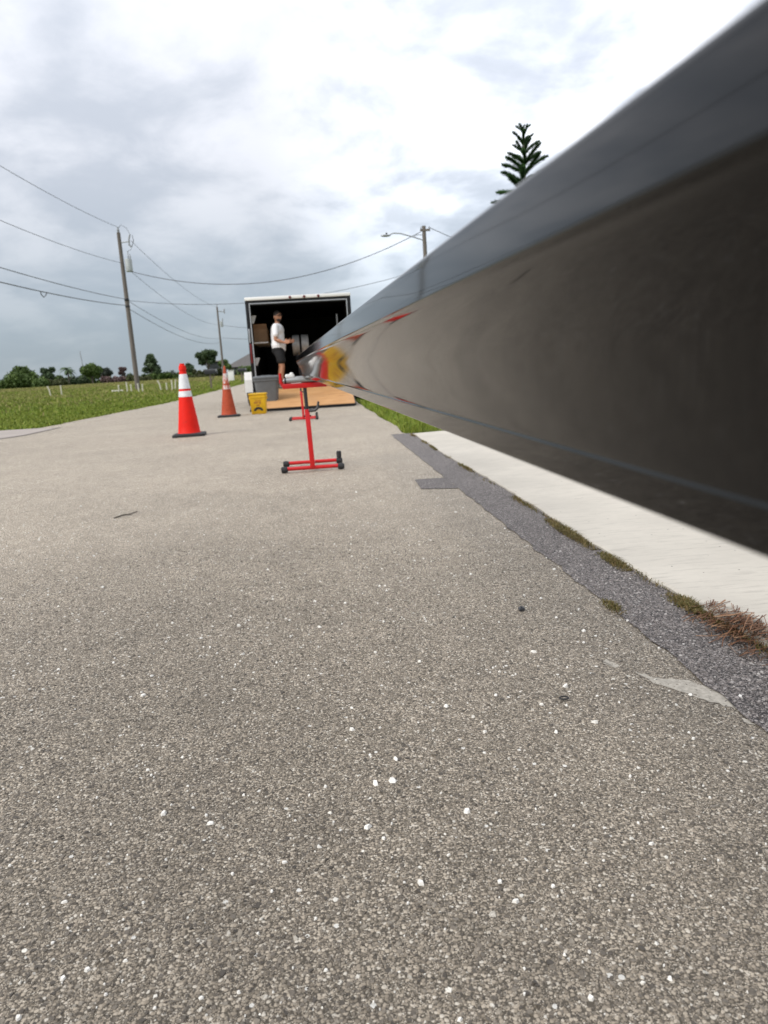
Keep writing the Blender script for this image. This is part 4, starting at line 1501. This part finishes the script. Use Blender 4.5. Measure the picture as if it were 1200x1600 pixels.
wire('thin wire below the transformer descending to the distant pole', (-11.5, 50, 8.1), (-13.0, 108, 8.5), .9, .014)
wire('upper low cable between the transformer pole and the distant pole', (-11.75, 50, 6.10), (-13.05, 108, 6.6), .8, .016)
wire('lower low cable between the transformer pole and the distant pole', (-11.75, 50, 5.60), (-13.05, 108, 6.0), .9, .018)
wire('upper wire running right from the distant pole behind the trailer', (-12.7, 108, 8.45), (7.22, 45, 4.6), .9, .022, 40)
wire('lower wire running right from the distant pole behind the trailer', (-12.8, 108, 6.65), (7.22, 45, 4.0), .7, .022, 40)
wire('short wire dropping right from the street light pole behind the gutter', (7.58, 44.9, 8.95), (42, 44, 8.8), 4.2, .02, 30)


# ------------------------------------------------------------------ vegetation
def leaf_cloud(clumps, n_, size, flat=1.0):
    """leaf-sized quads spread through the volume of several clumps"""
    cs = np.array([c[:3] for c in clumps], float)
    rs = np.array([c[3] for c in clumps], float)
    w = rs ** 2
    idx = rng.choice(len(cs), n_, p=w / w.sum())
    d_ = rng.normal(0, 1, (n_, 3))
    d_ /= np.linalg.norm(d_, axis=1, keepdims=True)
    rad = rs[idx] * rng.uniform(0.25, 1.0, n_) ** 0.5 * (1 + rng.normal(0, .10, n_))
    c = cs[idx] + d_ * rad[:, None] * np.array([1, 1, flat])
    a = rng.normal(0, 1, (n_, 3))
    a /= np.linalg.norm(a, axis=1, keepdims=True)
    b = np.cross(a, rng.normal(0, 1, (n_, 3)))
    b /= np.linalg.norm(b, axis=1, keepdims=True)
    s = size * rng.uniform(.5, 1.25, (n_, 1))
    V = np.stack([c - a * s, c - b * s * .45, c + a * s, c + b * s * .45], 1).reshape(-1, 3)
    F = np.arange(n_ * 4).reshape(-1, 4)
    return V, F


def tree(name, label, px0, px1, ztop, d_, mat, n_=2200, leaf=.22, trunk=.35, kind='round', group='trees along the far edge of the field', cat='tree'):
    """px0, px1: world x extent at distance d_"""
    zb = h(d_) - .05
    xc = (px0 + px1) / 2
    w = (px1 - px0) / 2
    ht = ztop - zb
    r_ = empty(name, (xc, d_, zb), label, cat, group)
    tr_ = MB()
    th = ht * trunk
    clumps = []
    if kind in ('round', 'open'):
        nb = 7 if kind == 'round' else 9
        for k in range(nb):
            a = 2 * math.pi * k / nb + random.uniform(-.4, .4)
            rr = w * random.uniform(.35, .70)
            zz_ = th + (ht - th) * random.uniform(.15, .8)
            cr = w * random.uniform(.38, .55) if kind == 'round' else w * random.uniform(.28, .42)
            zz_ = min(zz_, ht - cr * .8)
            clumps.append((rr * math.cos(a), rr * math.sin(a), zz_, cr))
            tr_.tube([(0, 0, th * .7), (rr * .45 * math.cos(a), rr * .45 * math.sin(a), (th * .7 + zz_) / 2), (rr * math.cos(a), rr * math.sin(a), zz_)], [.12, .07, .03], 6)
        clumps.append((random.uniform(-.2, .2) * w, 0, ht - w * .4, w * (.42 if kind == 'round' else .25)))
        clumps.append((0, 0, th + (ht - th) * .5, w * (.55 if kind == 'round' else .3)))
    elif kind == 'bush':
        nb = 9
        for k in range(nb):
            xx2 = -w + 2 * w * (k + .5) / nb
            cr = random.uniform(.30, .5) * ht
            clumps.append((xx2, random.uniform(-1, 1), random.uniform(.25, 1.0) * (ht - cr), cr))
            clumps.append((xx2 + .4, random.uniform(-1, 1), cr * .5, cr * .8))
    elif kind == 'conical':
        for k in range(9):
            t2 = k / 8
            for q in range(3):
                a = random.uniform(0, 6.28)
                rr = w * (1 - t2 * .75) * .6
                clumps.append((rr * math.cos(a), rr * math.sin(a), th + (ht - th) * t2 * .93, w * (.42 - .2 * t2)))
    tr_.tube([(0, 0, -.2), (random.uniform(-.1, .1) * w, 0, th), (0, 0, ht * .8)], [.22, .16, .05], 8)
    tr_.build('trunk', 'bark', r_)
    V, F = leaf_cloud(clumps, n_, leaf, .85)
    V[:, 2] = np.maximum(V[:, 2], -.1)
    link('crown', np_mesh('crown', V, F, mat), r_)
    return r_


def palm(label, x, d_, ztop, fr, group):
    zb = h(d_) - .05
    ht = ztop - zb
    r_ = empty('palm_tree', (x, d_, zb), label, 'palm tree', group)
    MB().tube([(0, 0, -.2), (.1, 0, ht * .5), (0, 0, ht - fr * .5)], [.2, .15, .13], 8).build('trunk', 'bark', r_)
    for k in range(18):
        a = 2 * math.pi * k / 18 * 2.618
        el = random.uniform(-.3, 1.1)
        V, F = [], []
        n_ = 8
        for j in range(n_):
            t_ = j / (n_ - 1)
            rr = fr * t_ * math.cos(el * (1 - t_ * .6))
            zz_ = fr * (t_ * math.sin(el) - .75 * t_ * t_)
            c_ = (rr * math.cos(a), rr * math.sin(a), ht - fr * .5 + zz_)
            ww = fr * .16 * math.sin(math.pi * min(1, t_ * .85 + .12))
            V += [(c_[0] - ww * math.sin(a), c_[1] + ww * math.cos(a), c_[2] - ww * .6), c_, (c_[0] + ww * math.sin(a), c_[1] - ww * math.cos(a), c_[2] - ww * .6)]
        for j in range(n_ - 1):
            F += [(3 * j, 3 * j + 1, 3 * j + 4, 3 * j + 3), (3 * j + 1, 3 * j + 2, 3 * j + 5, 3 * j + 4)]
        MB().add(V, F).build('frond', 'leaf_dark', r_)
    return r_


def at(px, py, d_):
    """world x, z of a point seen at photo pixel (px, py), at distance d_ along the road"""
    c = right * 0
    r_ = Vector((0, 0, 0))
    k = ((px - 600) / 1110, -(py - 800) / 1110, -1.0)
    r_ = right * k[0] + upv * k[1] + back * k[2]
    t_ = d_ / r_.y
    return r_.x * t_, CAM_H + r_.z * t_


def X_(px, d_, py=585):
    return at(px, py, d_)[0]


def Z_(px, py, d_):
    return at(px, py, d_)[1]


D = 150.0
GR = 'trees along the far edge of the field'
defs = [
    # name, label, px0, px1, pytop, kind, mat, n, d
    ('bush', 'wide bright green bush mass at the far left end of the treeline', -40, 68, 577, 'bush', 'leaf_mid', 6500, 140),
    ('bush', 'low dark bush below the open crowned tree left of the palm', 60, 100, 590, 'bush', 'leaf_olive', 2000, 145),
    ('tree', 'broad tree poking above the bright bush mass at the far left', 24, 56, 571, 'round', 'leaf_mid', 2400, 152),
    ('tree', 'open crowned dark tree between the far left bushes and the palm', 60, 88, 574, 'open', 'leaf_dark', 1700, 150),
    ('bush', 'dark undergrowth around the foot of the palm', 88, 132, 585, 'bush', 'leaf_dark', 2600, 151),
    ('tree', 'dense round dark green tree just right of the thin mast', 127, 160, 567, 'round', 'leaf_mid', 3800, 149),
    ('tree', 'thin grey green tree right of the dense round tree', 155, 176, 574, 'open', 'leaf_grey', 1200, 153),
    ('bush', 'dry pinkish shrub row left of the transformer pole foot', 160, 200, 586, 'bush', 'leaf_pink', 1600, 148),
    ('tree', 'small pinkish leaved tree beside the transformer pole', 186, 198, 573, 'open', 'leaf_pink', 900, 150),
    ('bush', 'olive bushes just right of the transformer pole', 200, 232, 583, 'bush', 'leaf_olive', 2000, 147),
    ('conifer', 'blue green conifer standing left of the bright cone', 222, 254, 554, 'conical', 'leaf_dark', 3200, 152),
    ('bush', 'green hedge between the conifer and the bright cone', 228, 300, 580, 'bush', 'leaf_mid', 4200, 150),
    ('bush', 'small grey bare shrub behind the bright cone tip', 252, 272, 577, 'bush', 'leaf_grey', 700, 158),
    ('tree', 'round dark bush tree just right of the bright cone tip', 284, 304, 567, 'round', 'leaf_dark', 1600, 155),
    ('bush', 'yellow green hedge below the tall tree near the mailboxes', 290, 332, 583, 'bush', 'leaf_olive', 2600, 148),
    ('tree', 'tall spreading tree left of the distant utility pole', 306, 347, 547, 'open', 'leaf_dark', 3600, 160),
    ('tree', 'leafy green tree between the distant pole and the house', 342, 362, 561, 'round', 'leaf_mid', 2000, 158),
    ('bush', 'long low green scrub behind the leaning white pvc stubs', 62, 170, 583, 'bush', 'leaf_mid', 5200, 156),
    ('bush', 'long dark scrub on both sides of the transformer pole foot', 165, 262, 582, 'bush', 'leaf_dark', 5200, 157),
    ('bush', 'long olive scrub from the bright cone to the distant pole', 255, 350, 575, 'bush', 'leaf_olive', 5200, 163),
    ('bush', 'pale grey green shrub in front of the house', 364, 380, 575, 'bush', 'leaf_grey', 1200, 150),
    ('bush', 'bright green shrub right beside the trailer edge', 376, 398, 570, 'bush', 'leaf_mid', 1500, 140),
]
for nm, lb, a, b, pt, kd, mt, n_, d_ in defs:
    kw = dict(trunk=.42) if kd == 'open' else {}
    tree(nm, lb, X_(a, d_), X_(b, d_), Z_((a + b) / 2, pt, d_), d_, mt, int(n_ * 1.5), .27 if kd != 'open' else .30, kind=kd, cat={'bush': 'bush', 'tree': 'tree', 'conifer': 'tree'}[nm], **kw)
palm('dark palm tree in the treeline left of the thin mast', X_(106, 148), 148, Z_(106, 570, 148), 1.7, GR)
mst = empty('radio_mast', (X_(127.5, 150), 152, h(150)), 'thin grey mast rising above the treeline beside the round tree', 'mast')
MB().tube([(0, 0, 0), (-.15, 0, 3.2), (-.32, 0, 6.6)], [.11, .10, .07], 8).build('mast_pole', 'galv', mst)
MB().lathe([(.18, 0), (.2, .05), (.2, .2), (.12, .25)], (0, 0, -.1), 10).build('mast_foot', 'stucco', mst)

# Norfolk pine
npn = empty('norfolk_pine', (7.55, 25.0, 0.0), 'norfolk island pine rising above the gutter with upcurved tiers', 'tree')
NH = 8.15
MB().tube([(0, 0, -.1), (.03, 0, NH * .5), (0, 0, NH - .1), (0, 0, NH + .04)], [.13, .08, .03, .028], 10).build('trunk', 'bark', npn)
br_mesh = []
for v_i in range(6):
    pts, rad = [], []
    n_ = 11
    cur = random.uniform(.20, .42)
    for j in range(n_):
        t_ = j / (n_ - 1)
        pts.append(Vector((t_, .05 * math.sin(t_ * 3 + v_i), .62 * t_ - cur * t_ * t_ + (.10 * max(0, t_ - .8)))))
    V, F = [], []
    for j in range(700):
        t_ = random.random() ** .8
        k = min(int(t_ * (n_ - 1)), n_ - 2)
        p = pts[k].lerp(pts[k + 1], t_ * (n_ - 1) - k)
        tg = (pts[k + 1] - pts[k]).normalized()
        rnd = Vector((random.gauss(0, 1), random.gauss(0, 1), random.gauss(0, 1) + .5))
        rnd = (rnd - tg * rnd.dot(tg)).normalized()
        L2 = (.15 if t_ < .85 else .085) * random.uniform(.7, 1.2)
        side = tg.cross(rnd) * .017
        tip = p + rnd * L2 + tg * L2 * 1.0
        o_ = len(V)
        V += [p - side, p + side, tip]
        F.append((o_, o_ + 1, o_ + 2))
    mbb = MB()
    mbb.tube(pts, [.026 * (1 - .5 * j / (n_ - 1)) for j in range(n_)], 6)
    mbb.add(V, F)
    br_mesh.append(mbb.mesh('branch', 'needle', smooth=False))
z_ = NH - .12
tier = 0
while z_ > 1.0:
    k_ = (NH - z_)
    Lb = min(1.9, .34 + .34 * k_)
    nb = 5
    for q in range(nb):
        o = link('branch', random.choice(br_mesh), npn)
        o.location = (0, 0, z_ + random.uniform(-.05, .05))
        tilt = max(-.20, .62 - .22 * k_) + random.uniform(-.1, .1)
        o.rotation_euler = (0, -tilt, 2 * math.pi * (q + .5 * (tier % 2)) / nb + random.uniform(-.2, .2))
        sL = Lb * random.uniform(.85, 1.12)
        thick = sL
        o.scale = (sL, min(sL, .8), min(sL, .8) * .95)
    z_ -= .29 + .03 * k_
    tier += 1
tp_ = link('leader', br_mesh[0], npn)
tp_.location = (0, 0, NH - .15)
tp_.rotation_euler = (0, R(-68), .4)
tp_.scale = (.34, .34, .34)

# ------------------------------------------------------------------ roadside furniture and far buildings
def mailbox(x, d_, label, sc_=1.0):
    r_ = empty('mailbox', (x, d_, h(d_)), label, 'mailbox', 'black mailboxes beside the road')
    MB().box((-.05, -.05, -.1), (.05, .05, .82)).build('post', 'postwood', r_, bevel=.006)
    MB().tube([(.04, 0, .45), (.28, 0, .80)], .03, 6).build('brace', 'postwood', r_)
    bx_ = MB()
    pr_ = [(-.14, .0), (.14, 0), (.14, .16)]
    pr_ += [(.14 * math.cos(a), .16 + .12 * math.sin(a)) for a in np.linspace(.3, math.pi - .3, 7)] + [(-.14, .16)]
    n_ = len(pr_)
    V = [(-.30 + 0, a, .84 + b) for a, b in pr_] + [(.42, a, .84 + b) for a, b in pr_]
    bx_.add(V, [tuple(range(n_ - 1, -1, -1)), tuple(range(n_, 2 * n_))] + [(k, (k + 1) % n_, n_ + (k + 1) % n_, n_ + k) for k in range(n_)])
    bx_.build('box', 'blackplastic', r_)
    MB().box((.36, -.150, .98), (.41, -.142, 1.10)).build('flag', 'galv', r_)
    return r_


mailbox(-6.0, 43, 'black mailbox on a wooden post, left of the faded cone')
mailbox(-5.85, 60, 'black mailbox on a wooden post, right of the faded cone by the trailer')
ub = empty('utility_box', (X_(361, 70), 70, h(70)), 'white utility box in the grass behind the faded cone', 'utility box')
MB().box((-.26, -.2, -.05), (.26, .2, .95)).build('cabinet', 'white', ub, bevel=.03)
MB().box((-.3, -.24, .951), (.3, .24, 1.0)).build('cap', 'white', ub, bevel=.01)

pv = [(-15.78, .30, .58, -.10, 'leftmost white pvc stub, leaning to the left'), (-15.15, .22, .62, 0.0, 'upright white pvc stub right of the leaning leftmost one'),
      (-11.80, .25, .42, 0.02, 'short white pvc stub rising from the flat white pipe'), (-11.30, .25, .56, 0, 'white pvc stub left of the transformer pole foot'),
      (-11.06, .18, .44, 0, 'shorter white pvc stub touching the transformer pole foot'), (-10.62, .22, .46, -.02, 'white pvc stub just right of the transformer pole'),
      (-10.40, .15, .44, 0.03, 'second white pvc stub right of the transformer pole'), (-9.28, .12, .60, -.12, 'white pvc stub leaning left, between pole and bright cone'),
      (-8.95, .22, .40, 0, 'small white pvc stub behind the leaning one near the bright cone'), (-8.62, .15, .56, 0, 'tall white pvc stub nearest the left of the bright cone'), (-8.45, .08, .60, .06, 'white pvc stub almost touching the bright cone edge')]
for x, zb, L_, ln, lb in pv:
    o = MB()
    o.tube([(0, 0, -.3), (ln * .5, 0, L_ * .5), (ln * L_ * 2.2, 0, L_)], .038, 8)
    o.lathe([(.048, L_ - .07), (.048, L_ - .01)], (ln * L_ * 2.2, 0, 0), 8)
    tag(o.build('pvc_pipe', 'pvc', org=(x, 45, h(45) + zb * .35)), lb, 'pipe', 'white pvc stubs in the field')
tag(MB().tube([(-.34, 0, 0), (.30, .05, 0)], .04, 8).lathe([(.052, -.36), (.052, -.28)], n=8, axis='x').build('pvc_pipe', 'pvc', org=(-11.86, 45, h(45) + .17)), 'white pvc pipe lying flat on the grass left of the transformer pole', 'pipe', 'white pvc stubs in the field')

# house with a hipped grey roof
hd_ = 195.0
hz = h(hd_)
hx0, hx1 = X_(352, hd_), X_(352, hd_) + 24
hs = empty('house', ((hx0 + hx1) / 2, hd_, hz), 'far house with a hipped grey roof left of the trailer', 'house')
hw_ = (hx1 - hx0) / 2
ev = Z_(352, 574.5, hd_) - hz
MB().box((-hw_ + .9, 0, -.2), (hw_ - .9, 12, ev)).build('wall', 'stucco', hs, smooth=False)
pk = 3.9
MB().add([(-hw_, -.9, ev), (hw_, -.9, ev), (hw_, 12.9, ev), (-hw_, 12.9, ev), (-hw_ + 7.2, 6, ev + pk), (hw_ - 7.2, 6, ev + pk)],
         [(0, 1, 5, 4), (1, 2, 5), (2, 3, 4, 5), (3, 0, 4), (3, 2, 1, 0)]).build('roof', 'roof', hs, smooth=False)
MB().box((-hw_ - .02, -.93, ev - .22), (hw_ + .02, -.88, ev - .01)).build('fascia', 'trailer_black', hs, smooth=False)
for k in range(4):
    xx_ = -hw_ + 2.2 + k * 5.6
    wf = MB().box((xx_, -.06, .9), (xx_ + 1.8, -.003, 2.3)).build('window', 'white', hs, smooth=False)
    MB().box((xx_ + .1, -.075, 1.0), (xx_ + 1.7, -.062, 2.2)).build('pane', 'glass', wf, smooth=False)
gd = 165.0
sd_ = empty('shed', (X_(336.5, gd), gd, h(gd)), 'small dark shed with a flat pale roof behind the nearer mailbox', 'shed')
zt_ = Z_(336.5, 563.5, gd) - h(gd)
MB().box((-1.05, 0, -.1), (1.05, 3, zt_ - .22)).build('wall', plain('dark shed board', (0.035, 0.04, 0.042), .8), sd_, smooth=False)
MB().box((-1.3, -.3, zt_ - .215), (1.3, 3.3, zt_)).build('roof', 'stucco', sd_, smooth=False)
MB().box((-.45, -.04, 0), (.45, -.003, 2.1)).build('door', 'machine', sd_, smooth=False)
